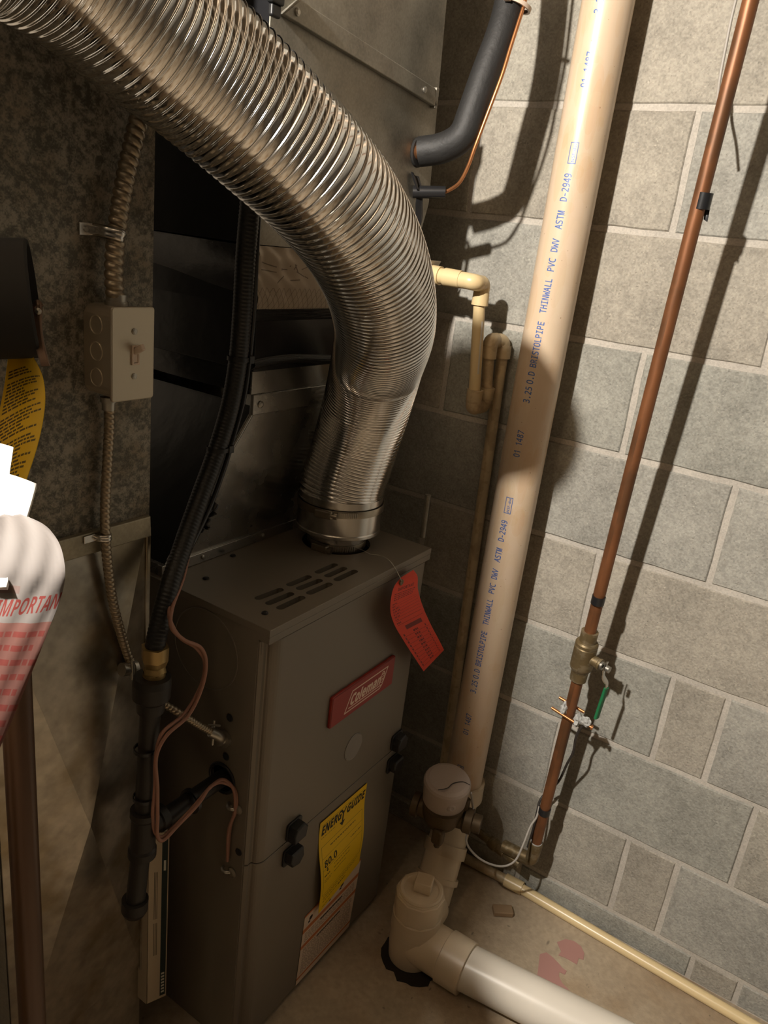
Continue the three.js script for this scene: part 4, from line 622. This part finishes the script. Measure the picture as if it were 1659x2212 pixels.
// ---------- condensate trap ----------
const CX = [-0.103, -0.062, -0.022];
{
  const t = thing('condensate_trap', 'cream plastic condensate trap with two upright bends by the block wall', 'drain pipe', [-0.06, 0.02, -0.66]);
  const r = 0.0116, R = 0.0152, E = mCream;
  const z0 = [-0.103, 1.3592, -0.6825][2], yTop = [-0.103, 1.3613, -0.6789][1], yLow = [-0.103, 1.1367, -0.6638][1], zl = [-0.103, 1.1479, -0.6637][2];
  const zA = (y) => lerp(zl, z0, (y - yLow) / (yTop - yLow));
  const yU = [-0.04, 1.2583, -0.669][1], zU = [-0.062, 1.2367, -0.6668][2], zB = [-0.062, 1.1543, -0.6583][2];
  const zC = [-0.022, 1.1992, -0.6543][2], zCl = [-0.022, 0.7374, -0.6338][2];
  // run out of the coil case and its adapter
  part(t, 'adapter', turned([-0.1405, yTop + 0.01, -0.83], [0, -0.02, 1], [[0, 0.001], [0, 0.019], [0.02, 0.019], [0.02, 0.0175], [0.075, 0.0175], [0.075, 0.0145], [0.1, 0.0145], [0.1, 0.001]], 22), mCream);
  part(t, 'elbow', merge([sweep(linePath([[-0.1405, yTop + 0.008, -0.742], [-0.1405, yTop + 0.006, z0], [-0.118, yTop + 0.004, z0]], 0.018, 8), R, 20), turned([-0.1405, yTop + 0.008, -0.745], [0, -0.02, 1], [[0, 0.011], [0, 0.0168], [0.035, 0.0162]], 20)]), E);
  part(t, 'elbow', merge([sweep(linePath([[-0.122, yTop + 0.004, z0], [-0.103, yTop + 0.004, z0], [-0.103, yTop - 0.034, z0 - 0.001]], 0.014, 8), R, 20), turned([-0.103, yTop - 0.012, z0], [0, -1, 0], [[0, 0.0155], [0.024, 0.0165], [0.024, 0.0115]], 20)]), E);
  part(t, 'riser', rod([CX[0], yTop - 0.03, z0 - 0.001], [CX[0], yLow + 0.01, zl], r, 18), mCream);
  part(t, 'elbow', merge([sweep(linePath([[CX[0], yLow + 0.022, zl], [CX[0], yLow - 0.008, zl], [CX[0] + 0.022, yLow - 0.008, zl]], 0.012, 8), R, 20), turned([CX[0], yLow + 0.028, zl], [0, -1, 0], [[0, 0.0115], [0, 0.0166], [0.026, 0.0156]], 20)]), mCreamOld);
  part(t, 'elbow', merge([sweep(linePath([[CX[0] + 0.018, yLow - 0.008, zl], [CX[1], yLow - 0.008, lerp(zl, zB, 0.6)], [CX[1], yLow + 0.026, zB]], 0.012, 8), R, 20), turned([CX[1], yLow + 0.03, zB], [0, -1, 0], [[0, 0.0115], [0, 0.0166], [0.024, 0.0156]], 20)]), mCreamOld);
  part(t, 'riser', rod([CX[1], yLow + 0.02, zB], [CX[1], yU - 0.02, zU], r, 18), mCreamOld);
  part(t, 'elbow', merge([sweep(linePath([[CX[1], yU - 0.03, zU], [CX[1], yU, zU], [CX[1] + 0.024, yU, zU]], 0.012, 8), R, 20), turned([CX[1], yU - 0.034, zU], [0, 1, 0], [[0, 0.0115], [0, 0.0166], [0.026, 0.0156]], 20)]), mCreamOld);
  part(t, 'elbow', merge([sweep(linePath([[CX[1] + 0.02, yU, zU], [CX[2] + 0.001, yU, lerp(zU, zC, 0.7)], [CX[2], yU - 0.03, zC]], 0.012, 8), R * 0.96, 20), turned([CX[2], yU - 0.034, zC], [0, 1, 0], [[0, 0.0115], [0, 0.0164], [0.026, 0.0152]], 20)]), mCreamOld);
  part(t, 'down_pipe', rod([CX[2], yU - 0.02, zC], [CX[2], 0.026, zCl + 0.01], r, 18), mCreamOld);
  part(t, 'printed_strip', sheet((u, v) => { const y = lerp(yLow + 0.06, yLow + 0.16, v), a = lerp(0.75, 1.05, u); return [CX[0] - Math.cos(a) * (r + 0.0003), y, zA(y) + Math.sin(a) * (r + 0.0003)]; }, 4, 6, 0.0002), std({ color: lin(0.55, 0.52, 0.46), roughness: 0.6 }));
}
{
  const t = thing('floor_drain_line', 'cream plastic drain pipe lying on the floor along the block wall', 'drain pipe', [-0.03, 0, -0.2]);
  const a = [-0.026, 0.013, -0.5368], b = [-0.0212, 0.013, -0.4006], c = [-0.0391, 0.013, 0.1178], d = [c[0] - 0.02, 0.013, 0.9];
  part(t, 'pipe', rod([a[0], a[1], -0.62], b, 0.0122, 18), mCreamOld);
  part(t, 'pipe', sweep([V(b), V(c), V(d)], 0.0122, 18), mCream);
  const dd = V(b).sub(V(a)).normalize();
  part(t, 'coupling', turned(V(b).addScaledVector(dd, -0.022).toArray(), dd.toArray(), [[0, 0.0115], [0, 0.0158], [0.044, 0.0158], [0.044, 0.0115]], 20), mCream);
}

// ---------- drain stack with its printed line ----------
{
  const s = thing('drain_stack', 'tall ivory plastic drain stack printed with a blue line of text', 'drain pipe', [-0.075, 0, -0.55]);
  const PER = 0.64, y1 = 2.3, y0 = 0.2, W = 1024, H = 2048;
  const tex = canvasTex(W, H, (c) => {
    c.fillStyle = '#ccb69c'; c.fillRect(0, 0, W, H);
    for (let i = 0; i < 260; i++) { c.globalAlpha = 0.05 + 0.06 * rnd(); c.fillStyle = rnd() < 0.5 ? '#b98d5c' : '#d9c9b2'; c.beginPath(); c.ellipse(rnd() * W, rnd() * H, 8 + 50 * rnd(), 30 + 160 * rnd(), 0, 0, 7); c.fill(); }
    for (let i = 0; i < 70; i++) { c.globalAlpha = 0.35 * rnd() + 0.1; c.fillStyle = '#6b4a2c'; c.beginPath(); c.arc(rnd() * W, rnd() * H, 1 + 3 * rnd(), 0, 7); c.fill(); }
    // the text climbs the pipe; y positions are metres up inside one period
    const put = (str, m, size, col) => { c.save(); c.translate(W * 0.472, H - m / PER * H); c.rotate(-Math.PI / 2 + 0.012); c.globalAlpha = 0.82; c.fillStyle = col; c.font = size + 'px monospace'; c.scale(1.0, 1.6); c.fillText(str, 0, 0); c.lineWidth = 1.6; c.strokeStyle = col; c.strokeText(str, 0, 0); c.restore(); };
    const blue = '#2f55a4';
    put('3.25', 0.07, 42, blue); put('O.D', 0.106, 42, blue); put('BRISTOLPIPE', 0.137, 41, blue); put('THINWALL', 0.236, 41, blue); put('PVC', 0.309, 41, blue); put('DWV', 0.342, 41, blue); put('ASTM', 0.381, 41, blue); put('D-2949', 0.426, 41, blue); put('01 1487', 0.603, 41, blue); put('01 1487', -0.037, 41, blue);
    c.globalAlpha = 0.8; c.strokeStyle = blue; c.lineWidth = 5; const m = H - 0.52 / PER * H; c.strokeRect(W * 0.434, m, 50, 104); c.save(); c.translate(W * 0.472, m + 100); c.rotate(-Math.PI / 2); c.fillStyle = blue; c.font = 'bold 27px sans-serif'; c.fillText('NSF-dw', 0, 0); c.restore();
  });
  tex.wrapS = tex.wrapT = THREE.RepeatWrapping; tex.repeat.set(1, 1 / PER); tex.offset.set(0, 0);
  const top = [-0.075, 1.8611, -0.5472], bot = [-0.075, 0.2927, -0.5535];
  const A = V(bot), B = V(top), dir = B.clone().sub(A).normalize(), lo = A.clone().addScaledVector(dir, (0.235 - A.y) / dir.y), hi = A.clone().addScaledVector(dir, (2.15 - A.y) / dir.y);
  tex.offset.y = ((lo.y - 1.094) / PER) % 1;
  part(s, 'pipe', sweep([lo, hi], 0.0431, 40, true, [-0.93, 0, 0.36]), std({ map: tex, roughness: 0.33 }), 'long straight pipe with blue print');
  // lower bend towards the cleanout
  const p1 = lo.toArray(), q = [-0.209, 0.03, -0.5264];
  const mid = [lerp(p1[0], q[0], 0.12), 0.2, lerp(p1[2], q[2], 0.12)];
  part(s, 'bend', sweep(linePath([p1, mid, [q[0], 0.035, q[2]]], 0.09, 10), 0.0436, 36), mPvcOld);
  const dn = V(q).sub(V(mid)).normalize(), nd = dn.toArray();
  part(s, 'hub', turned([p1[0], p1[1] + 0.035, p1[2]], [0, -1, 0], [[0, 0.043], [0, 0.0505], [0.045, 0.0515], [0.05, 0.046]], 36), mPvcOld);
  for (const [f, w] of [[0.38, 0.026], [0.72, 0.012]]) part(s, 'hub', turned(V(mid).lerp(V(q), f).toArray(), nd, [[0, 0.043], [0, 0.0485], [w, 0.0492], [w, 0.043]], 36), mPvcOld);
}

// ---------- cleanout and the white branch line on the floor ----------
{
  const o = [-0.3391, 0.052, -0.5089];
  const X = -0.333, Z = -0.5, t = thing('cleanout', 'ivory plastic cleanout fitting with a square-headed screw plug', 'drain fitting', [X, 0, Z]);
  part(t, 'body', merge([turned([X, 0.002, Z], [0, 1, 0], [[0, 0.001], [0, 0.047], [0.03, 0.0495], [0.075, 0.0495], [0.078, 0.0515], [0.118, 0.0515], [0.12, 0.049], [0.12, 0.04]], 44), turned([X, 0.052, Z], [0.02, -0.01, 1], [[0, 0.049], [0.075, 0.049], [0.077, 0.0525], [0.128, 0.0525], [0.128, 0.04]], 44)]), mPvcOld);
  part(t, 'inlet', sweep(linePath([[X + 0.002, 0.05, Z - 0.01], [X + 0.06, 0.045, Z - 0.012], [-0.2294, 0.04, -0.5161]], 0.03, 6), 0.0435, 30), mPvcOld);
  const ad = part(t, 'adapter', turned([X, 0.12, Z], [0, 1, 0], [[0, 0.04], [0, 0.0505], [0.006, 0.0515], [0.05, 0.0515], [0.052, 0.0495], [0.055, 0.0495], [0.055, 0.042]], 10), mPvcOld);
  const pl = part(t, 'plug', turned([X, 0.168, Z], [0, 1, 0], [[0, 0.04], [0.004, 0.045], [0.01, 0.0455], [0.013, 0.043], [0.013, 0.038], [0.011, 0.036], [0.011, 0.0001]], 40), mPvcOld);
  const hd = new RoundedBoxGeometry(0.032, 0.026, 0.036, 2, 0.0025); hd.rotateY(0.3).translate(X + 0.004, 0.191, Z + 0.002);
  part(pl, 'square_head', uvBox(hd), mPvcOld);
}
{
  const a = [-0.3305, 0.0505, -0.4], c = [-0.3065, 0.05, -0.2106], d = [lerp(a[0], c[0], 3.4), 0.048, lerp(a[2], c[2], 3.4)];
  const b = thing('branch_drain', 'white plastic drain pipe lying on the floor out of the cleanout', 'drain pipe', [-0.32, 0, -0.1]);
  part(b, 'pipe', rod(a, d, 0.0455, 44), mPvcNew);
}

// ---------- copper water line ----------
const CT = [-0.17, 1.799, -0.302], CB = [-0.075, 0.2006, -0.3571];
{
  const A = V(CB), B = V(CT), dirv = B.clone().sub(A).normalize(), dir = dirv.toArray(), top = A.clone().addScaledVector(dirv, (2.15 - A.y) / dirv.y).toArray();
  const at = (s) => A.clone().addScaledVector(dirv, s).toArray();
  const VB = [-0.105, 0.644, -0.3362], VT = [-0.111, 0.7551, -0.3357];           // ends of the valve
  const sB = V(VB).sub(A).dot(dirv), sT = V(VT).sub(A).dot(dirv);
  const w = thing('copper_water_pipe', 'tarnished copper water pipe standing off the block wall', 'water pipe', CB);
  part(w, 'upper_tube', sweep([V(at(sT - 0.01)), V(top)], 0.0116, 20), mCopper);
  part(w, 'lower_tube', rod(at(0.0), at(sB + 0.01), 0.0116, 20), mCopper);
  const wrap = (p, len, r) => turned(p, dir, [[0, 0.011], [0, r], [len, r], [len, 0.011]], 20);
  const tp = part(w, 'tape', wrap([-0.1535, 1.5236, -0.3066], 0.024, 0.0128), mTapeBlack, 'band of black tape');
  part(tp, 'tape_tail', sheet(bilinear([-0.147, 1.5351, -0.3039], [-0.147, 1.5264, -0.2948], [-0.147, 1.5098, -0.3004], [-0.147, 1.5063, -0.294]), 2, 3, 0.001), mTapeBlack);
  part(w, 'tape', wrap([-0.116, 0.8193, -0.3347], 0.017, 0.0128), mTapeBlack, 'band of black tape');
  part(w, 'tape', wrap([-0.082, 0.2906, -0.3532], 0.016, 0.0128), mTapeBlack, 'band of black tape');
  part(w, 'solder_ring', turned(at(0.002), dir, [[0, 0.011], [0, 0.0132], [0.004, 0.0132], [0.004, 0.011]], 20), mLead);
  const eb = V(at(0)), e2 = [eb.x + 0.004, eb.y - 0.052, eb.z - 0.004];
  part(w, 'elbow', merge([sweep(linePath([at(0.004), at(-0.03), e2, [e2[0] + 0.004, e2[1] - 0.006, e2[2] - 0.07]], 0.022, 8), 0.0146, 20), turned(at(0.003), dir.map((q) => -q), [[0, 0.011], [0, 0.0152], [0.02, 0.0152], [0.024, 0.0146]], 20)]), mBronze);
  // ball valve
  const v = thing('ball_valve', 'brass ball valve with a green lever on the copper water pipe', 'valve', VB);
  const len = sT - sB;
  part(v, 'body', turned(at(sB), dir, [[-0.002, 0.0112], [-0.002, 0.0165], [0.018, 0.0172], [0.022, 0.0185], [0.026, 0.0212], [0.03, 0.0226], [len * 0.68, 0.0226], [len * 0.7, 0.0212], [len * 0.71, 0.0226], [len * 0.76, 0.0226], [len * 0.79, 0.0205], [len * 0.8, 0.0165], [len, 0.0168], [len, 0.0112]], 26), mBronze);
  const c0 = V(at(sB + len * 0.5)), st = V([-0.25, -0.05, 1]).normalize(), sp = (k) => c0.clone().addScaledVector(st, k).toArray();
  part(v, 'stem_boss', turned(c0.toArray(), st.toArray(), [[0.01, 0.011], [0.034, 0.0105], [0.036, 0.012], [0.04, 0.012], [0.04, 0.005]], 20), mBronze);
  part(v, 'stem_nut', merge([turned(sp(0.04), st.toArray(), [[0, 0.004], [0, 0.0095], [0.004, 0.0095], [0.004, 0.004]], 6), turned(sp(0.052), st.toArray(), [[0, 0.003], [0, 0.0075], [0.007, 0.0075], [0.007, 0.0002]], 6)]), mScrew, 'plated hex nut');
  const h0 = sp(0.048), H = (dx, dy, dz) => [h0[0] + dx, h0[1] + dy, h0[2] + dz];
  const flatBar = (pts, w, t2) => { const P = linePath(pts, 0.006, 5); return sweep(P, (s, th) => { const c = Math.abs(Math.cos(th)), q = Math.abs(Math.sin(th)); return 1 / Math.pow(Math.pow(c / w, 4) + Math.pow(q / t2, 4), 0.25); }, 16, true, [-1, 0, -0.25]); };
  const lv = part(v, 'lever', flatBar([H(0.003, 0.012, 0.002), H(0, 0, 0), H(-0.001, -0.02, 0.001), [-0.1, 0.6562, -0.2843], [-0.1, 0.6435, -0.2844]], 0.0062, 0.0014), mSteel, 'plated steel lever');
  part(lv, 'lever_grip', flatBar([[-0.1, 0.6478, -0.2844], [-0.1, 0.6158, -0.2869], [-0.1, 0.5755, -0.2896]], 0.0072, 0.0032), mGreen, 'green plastic grip');
  // ground clamp
  const g0 = [-0.1, 0.5625, -0.3378], g = thing('ground_clamp', 'corroded ground clamp with copper screws round the water pipe', 'clamp', g0);
  const lump = (c, s, n) => { const b = new THREE.IcosahedronGeometry(1, 2), p = b.attributes.position; for (let i = 0; i < p.count; i++) { const q = new THREE.Vector3().fromBufferAttribute(p, i), k = 1 + 0.22 * Math.sin(q.x * 7 + n) * Math.sin(q.y * 6 + n * 2) + 0.12 * Math.sin(q.z * 13 + n); p.setXYZ(i, c[0] + q.x * s[0] * k, c[1] + q.y * s[1] * k, c[2] + q.z * s[2] * k); } b.computeVertexNormals(); return uvBox(b); };
  part(g, 'jaw', lump([g0[0] - 0.004, g0[1] + 0.006, g0[2] - 0.0165], [0.013, 0.015, 0.0075], 1), mLead, 'white corroded jaw'); part(g, 'jaw', lump([g0[0] - 0.006, g0[1] - 0.003, g0[2] + 0.015], [0.012, 0.014, 0.008], 2), mLead, 'white corroded jaw'); part(g, 'lug', lump([g0[0] - 0.006, g0[1] - 0.001, g0[2] + 0.031], [0.008, 0.01, 0.011], 3), mLead);
  part(g, 'screw', rod([g0[0] + 0.012, g0[1] + 0.017, g0[2] - 0.036], [g0[0] + 0.012, g0[1] + 0.007, g0[2] + 0.02], 0.0032, 10), mCopperBright); part(g, 'screw', rod([g0[0] - 0.014, g0[1] + 0.003, g0[2] - 0.04], [g0[0] - 0.014, g0[1] - 0.009, g0[2] + 0.016], 0.0032, 10), mCopperBright);
  part(g, 'screw_head', turned([g0[0] - 0.008, g0[1] - 0.006, g0[2] + 0.04], [0, -0.1, 1], [[0, 0.0025], [0.004, 0.0025], [0.004, 0.0055], [0.008, 0.005], [0.008, 0.0005]], 12), mCopperBright);
  single('ground_wire', 'dark ground wire dropping from the clamp behind the copper pipe', 'wire', wire([[g0[0] - 0.004, g0[1] - 0.008, g0[2] + 0.028], [-0.1, 0.5177, -0.3195], [-0.095, 0.4752, -0.3195], [-0.085, 0.4358, -0.3284], [-0.06, 0.3644, -0.3444], [-0.05, 0.3189, -0.3664], [-0.06, 0.3014, -0.3731], [-0.07, 0.2747, -0.3715], [-0.076, 0.2349, -0.37], [-0.076, 0.1811, -0.3731]], 0.0026, 90, 8), mWireBlack);
  single('thin_grey_cable', 'thin grey cable hanging down the wall behind the copper pipe', 'cable', wire([[-0.06, 1.8493, -0.3488], [-0.06, 1.8061, -0.3494], [-0.06, 1.7681, -0.3481], [-0.06, 1.7229, -0.3459], [-0.07, 1.6915, -0.3397], [-0.09, 1.6572, -0.3266], [-0.1, 1.6242, -0.3165]], 0.0024, 40, 8), mWireGrey);
}
// ---------- water meter ----------
{
  const c = [-0.2117, 0.3272, -0.5347], X = c[0], Z = c[2], Yt = [-0.2188, 0.3718, -0.5358][1], m = thing('water_meter', 'water meter with a round grey plastic cap on a dark bronze body', 'water meter', [X, Yt - 0.16, Z]);
  const ax = [-0.12, 1, 0.06], cap = part(m, 'register_cap', turned([X, Yt - 0.062, Z], ax, [[0, 0.001], [0, 0.0465], [0.03, 0.0485], [0.042, 0.049], [0.044, 0.0505], [0.052, 0.0505], [0.057, 0.0475], [0.06, 0.04], [0.061, 0.0001]], 44), mGreyPlastic, 'round grey plastic register cap');
  const tp = V([X, Yt - 0.062, Z]).addScaledVector(V(ax).normalize(), 0.0612).toArray();
  part(cap, 'lid_label', (() => { const b = new RoundedBoxGeometry(0.012, 0.003, 0.04, 2, 0.001); b.rotateY(-0.35).rotateZ(0.12).translate(tp[0] + 0.016, tp[1], tp[2] - 0.022); return uvBox(b); })(), mGreyPlastic);
  part(cap, 'hinge', rod([tp[0] + 0.03, tp[1] - 0.012, tp[2] - 0.042], [tp[0] + 0.012, tp[1] - 0.012, tp[2] - 0.05], 0.005, 10), mGreyPlastic);
  part(cap, 'seal_button', turned([X - 0.034, Yt - 0.042, Z + 0.032], [-0.72, 0.1, 0.68], [[-0.006, 0.012], [0.002, 0.011], [0.006, 0.008], [0.008, 0.005], [0.006, 0.0025], [0.006, 0.0001]], 18), mGreyPlastic);
  part(cap, 'crack_line', wire([[tp[0] - 0.046, tp[1] + 0.0, tp[2] + 0.002], [tp[0] - 0.03, tp[1] + 0.0008, tp[2] + 0.014], [tp[0] - 0.008, tp[1] + 0.0005, tp[2] + 0.016], [tp[0] + 0.012, tp[1], tp[2] + 0.03], [tp[0] + 0.014, tp[1] - 0.001, tp[2] + 0.045]], 0.0009, 30, 6), mWireBlack);
  const b = part(m, 'body', merge([turned([X, Yt - 0.128, Z], ax, [[0, 0.001], [0, 0.024], [0.014, 0.036], [0.03, 0.042], [0.052, 0.044], [0.066, 0.046], [0.068, 0.001]], 36), turned([X + 0.005, Yt - 0.1, Z], [0.25, 0, 1], [[0, 0.024], [0.045, 0.022], [0.05, 0.027], [0.066, 0.027], [0.068, 0.02], [0.085, 0.02], [0.085, 0.001]], 20), turned([X, Yt - 0.1, Z], [-0.2, 0, -1], [[0, 0.024], [0.05, 0.022], [0.052, 0.027], [0.066, 0.027], [0.066, 0.001]], 20)]), mBronzeDark, 'dark bronze meter body');
  part(b, 'bolt_lug', merge([bx(X - 0.05, X - 0.03, Yt - 0.142, Yt - 0.105, Z + 0.005, Z + 0.03, 0.006), turned([X - 0.04, Yt - 0.15, Z + 0.018], [0, 1, 0], [[0, 0.0005], [0, 0.007], [0.01, 0.007], [0.01, 0.0005]], 6)]), mBronzeDark);
  part(b, 'bolt_lug', bx(X + 0.01, X + 0.03, Yt - 0.085, Yt - 0.05, Z + 0.036, Z + 0.05, 0.005), mBronzeDark);
  const s0 = [-0.035, 0.1336, -0.5718], pe = [-0.071, 0.1199, -0.3842];
  const sp = thing('water_service_pipe', 'crusty galvanised water pipe and union along the foot of the wall', 'water pipe', [-0.06, 0.1151, -0.4619]);
  part(sp, 'pipe', sweep(linePath([s0, [lerp(s0[0], pe[0], 0.5), lerp(s0[1], pe[1], 0.55), lerp(s0[2], pe[2], 0.5)], pe], 0.02, 6), (s, th) => 0.0098 + 0.0006 * Math.sin(th * 5 + s * 190), 18), mBronze);
  const u0 = V(s0).lerp(V(pe), 0.55), ud = V(pe).sub(V(s0)).normalize();
  part(sp, 'union', turned(u0.toArray(), ud.toArray(), [[0, 0.0098], [0, 0.0135], [0.01, 0.0152], [0.02, 0.0152], [0.024, 0.013], [0.045, 0.0126], [0.045, 0.0098]], 12), mBronze, 'crusted pipe union');
  single('meter_wire', 'grey wire looping from the water meter to the copper pipe', 'wire', wire([[tp[0] + 0.016, tp[1] - 0.02, tp[2] + 0.05], [-0.1802, 0.3137, -0.4835], [-0.1867, 0.2813, -0.4723], [-0.2037, 0.2555, -0.4726], [-0.2102, 0.2321, -0.4674], [-0.197, 0.1994, -0.4437], [-0.1843, 0.187, -0.4142], [-0.1648, 0.183, -0.3895], [-0.1503, 0.1958, -0.3743], [-0.1287, 0.2271, -0.3701], [-0.1029, 0.2597, -0.37], [-0.0896, 0.2788, -0.3651], [-0.0812, 0.3012, -0.3665]], 0.0024, 110, 8), mWireGrey);
}
single('wood_scrap', 'small tan wooden offcut lying on the floor by the wall', 'wood block', (() => { const p = [-0.1044, 0, -0.3898]; const b = new RoundedBoxGeometry(0.026, 0.013, 0.046, 2, 0.003); b.rotateY(0.62).translate(p[0], 0.0066, p[2]); return uvBox(b); })(), std({ color: lin(0.27, 0.18, 0.1), roughness: 0.8 }));

// ---------- things close to the camera on the left ----------
{
  const e = V([0.8, 0.1, 0.59]).normalize(), d = e.toArray(), c = [-1.0514, 1.3366, -0.6649];
  const s = thing('black_cylinder', 'blunt black cylinder hung with a yellow tag in front of the duct', 'canister', c);
  part(s, 'shell', turned(c, d, [[-0.2, 0.001], [-0.2, 0.05], [-0.19, 0.053], [-0.002, 0.053], [0, 0.0515], [0, 0.048], [-0.012, 0.047], [-0.012, 0.0001]], 44), mBlackMatte);
  const b = part(s, 'hang_loop', sheet((u, v) => { const a = bilinear([-1.0558, 1.3354, -0.6611], [-1.051, 1.3372, -0.6544], [-1.0708, 1.2824, -0.6293], [-1.0665, 1.284, -0.6233])(u, v); const k = 0.004 * Math.sin(v * 3.1); a[1] += -0.006 * Math.pow(2 * u - 1, 2) * (v > 0.9 ? 1 : 0); a[0] -= k; return a; }, 6, 10, 0.003), std({ color: lin(0.2, 0.13, 0.09), roughness: 0.35, metalness: 0.5 }), 'brown metal tongue');
  part(b, 'rivet', turned([-1.0586, 1.3279, -0.6504], [-0.5, 0.1, 0.85], [[-0.002, 0.003], [0.003, 0.003], [0.0045, 0.0001]], 12), mScrew);
}
{
  const tex = canvasTex(512, 1024, (c, w, h) => { c.fillStyle = '#e3b908'; c.fillRect(0, 0, w, h); c.fillStyle = '#3d2f08'; c.globalAlpha = 0.85; for (let y = 130; y < h - 40; y += 26) { if (rnd() < 0.14) continue; const l = 180 + 250 * rnd(); let q = 30; while (q < 30 + l) { const k = 18 + 46 * rnd(); c.fillRect(q, y, Math.min(k, 470 - q), 14); q += k + 9; } } });
  const g = (() => { const L = [[-1.0706, 1.2825, -0.6802], [-1.0795, 1.2537, -0.6755], [-1.0936, 1.2221, -0.6671], [-1.1071, 1.1911, -0.658], [-1.1173, 1.1587, -0.6529]], R = [[-1.0629, 1.2874, -0.6546], [-1.0694, 1.2724, -0.6305], [-1.0781, 1.2531, -0.6153], [-1.0895, 1.2221, -0.6089], [-1.105, 1.1836, -0.6082]]; const l = new THREE.CatmullRomCurve3(L.map(V)), r = new THREE.CatmullRomCurve3(R.map(V)); return sheet((u, v) => { const a = l.getPoint(1 - v), b = r.getPoint(1 - v), k = 0.012 * Math.sin(u * 3.14); return [lerp(a.x, b.x, u) + k, lerp(a.y, b.y, u), lerp(a.z, b.z, u) - k]; }, 10, 20, 0.0006); })();
  single('yellow_tag', 'curled yellow paper tag with black small print under the black cylinder', 'tag', g, std({ map: tex, roughness: 0.55 }));
}
{
  const paper = std({ color: lin(0.82, 0.79, 0.74), roughness: 0.75 });
  single('paper_sheet', 'blank white paper sheet standing highest in the plastic bag', 'paper', sheet((u, v) => { const q = bilinear([-1.1747, 1.24, -0.5776], [-1.1627, 1.2451, -0.5304], [-1.2422, 1.1644, -0.4738], [-1.231, 1.1864, -0.4496])(u, v); q[1] += 0.003 * Math.sin(u * 3); return q; }, 6, 6, 0.0012), paper);
  single('paper_booklet', 'thick folded white booklet leaning in front of the taller sheet', 'booklet', sheet((u, v) => { const q = bilinear([-1.2126, 1.2395, -0.517], [-1.1907, 1.2397, -0.4603], [-1.273, 1.1857, -0.4367], [-1.252, 1.2042, -0.4003])(u, v); q[1] += 0.004 * Math.sin(u * 3.1); return q; }, 8, 6, 0.004), paper);
  const tex = canvasTex(1024, 1024, (c, w, h) => { c.fillStyle = '#b9b0aa'; c.fillRect(0, 0, w, h); c.fillStyle = '#b5796c'; c.fillRect(0, 610, w, h - 610); c.globalAlpha = 0.4; c.fillRect(0, 455, 700, 40); c.globalAlpha = 1; c.fillStyle = '#b53a2e'; c.font = 'bold italic 88px sans-serif'; c.save(); c.translate(556, 592); c.rotate(-0.06); c.fillText('IMPORTANT', 0, 0); c.restore(); c.globalAlpha = 0.7; for (let y = 640; y < h; y += 36) { let q = 40; while (q < w - 60) { const k = 30 + 70 * rnd(); c.fillRect(q, y, k, 15); q += k + 14; } } });
  const R = [[-1.2206, 1.2346, -0.4242], [-1.2188, 1.2313, -0.4088], [-1.2193, 1.2241, -0.3945], [-1.2239, 1.2119, -0.3835], [-1.2281, 1.1984, -0.3812], [-1.2374, 1.1775, -0.3824], [-1.2486, 1.1439, -0.3882], [-1.2616, 1.1067, -0.3947], [-1.2743, 1.0715, -0.402]], Lf = [[-1.2592, 1.2386, -0.4499], [-1.2641, 1.2301, -0.4522], [-1.2705, 1.2214, -0.4467], [-1.2777, 1.2092, -0.44], [-1.2825, 1.1947, -0.4381], [-1.2888, 1.1738, -0.4343], [-1.297, 1.1451, -0.4283], [-1.3057, 1.1139, -0.4215], [-1.3138, 1.0853, -0.4154]];
  const l = new THREE.CatmullRomCurve3(Lf.map(V)), r = new THREE.CatmullRomCurve3(R.map(V));
  const bag = sheet((u, v) => { const a = l.getPoint(1 - v), b = r.getPoint(1 - v), k = 0.0022 * Math.sin(u * 7 + v * 5) * (0.3 + v) + 0.003 * v * (2 * Math.abs(((u * 5 - v * 3) % 1 + 1) % 1 - 0.5) - 0.5); return [lerp(a.x, b.x, u) - k * 0.6, lerp(a.y, b.y, u), lerp(a.z, b.z, u) + k]; }, 30, 40, 0.0008);
  single('document_bag', 'crinkled clear plastic document bag printed red with a warning', 'bag', bag, phys({ map: tex, color: lin(0.5, 0.5, 0.5), roughness: 0.75, transmission: 0.35, thickness: 0 }));
  single('brown_pipe', 'thick brown painted vertical pipe in front of the cross-broken duct sheet', 'pipe', (() => { const p = [-1.1892, 1.0292, -0.499]; return sweep([V([p[0], 0, p[2]]), V([p[0], ([-1.1714, 1.1088, -0.5237])[1], p[2]])], 0.0118, 24); })(), std({ color: lin(0.075, 0.034, 0.014), metalness: 0.35, roughness: 0.36 }));
}
// the tank whose top stands under the bulb, just outside the picture
{
  const w = thing('water_heater', 'tall grey water heater tank standing under the bulb', 'water heater', [-1.56, 0, -1.0]);
  part(w, 'tank', turned([-1.56, 0, -1.0], [0, 1, 0], [[0, 0.001], [0, 0.25], [1.2, 0.25], [1.22, 0.24], [1.235, 0.2], [1.235, 0.001]], 40), std({ color: lin(0.2, 0.19, 0.17), roughness: 0.5 }));
  part(w, 'draft_hood', turned([-1.56, 1.235, -1.0], [0, 1, 0], [[0, 0.05], [0.03, 0.09], [0.1, 0.055], [0.16, 0.05], [0.16, 0.001]], 28), mGalv);
}
// the riser that the corrugated vent pipe runs to
{
  const r = thing('flue_riser', 'galvanised vertical flue pipe taking the corrugated vent pipe', 'flue pipe', [-2.45, 0.9, -0.63]);
  part(r, 'riser', turned([-2.45, 0.9, -0.63], [0, 1, 0], [[0, 0.001], [0, 0.09], [1.26, 0.09], [1.26, 0.001]], 32), mGalv);
  part(r, 'collar', turned([-2.37, 1.66, -0.63], [1, 0, 0], [[0, 0.072], [0.04, 0.074], [0.04, 0.07]], 32), mGalv);
}
renderer.render(scene, camera);
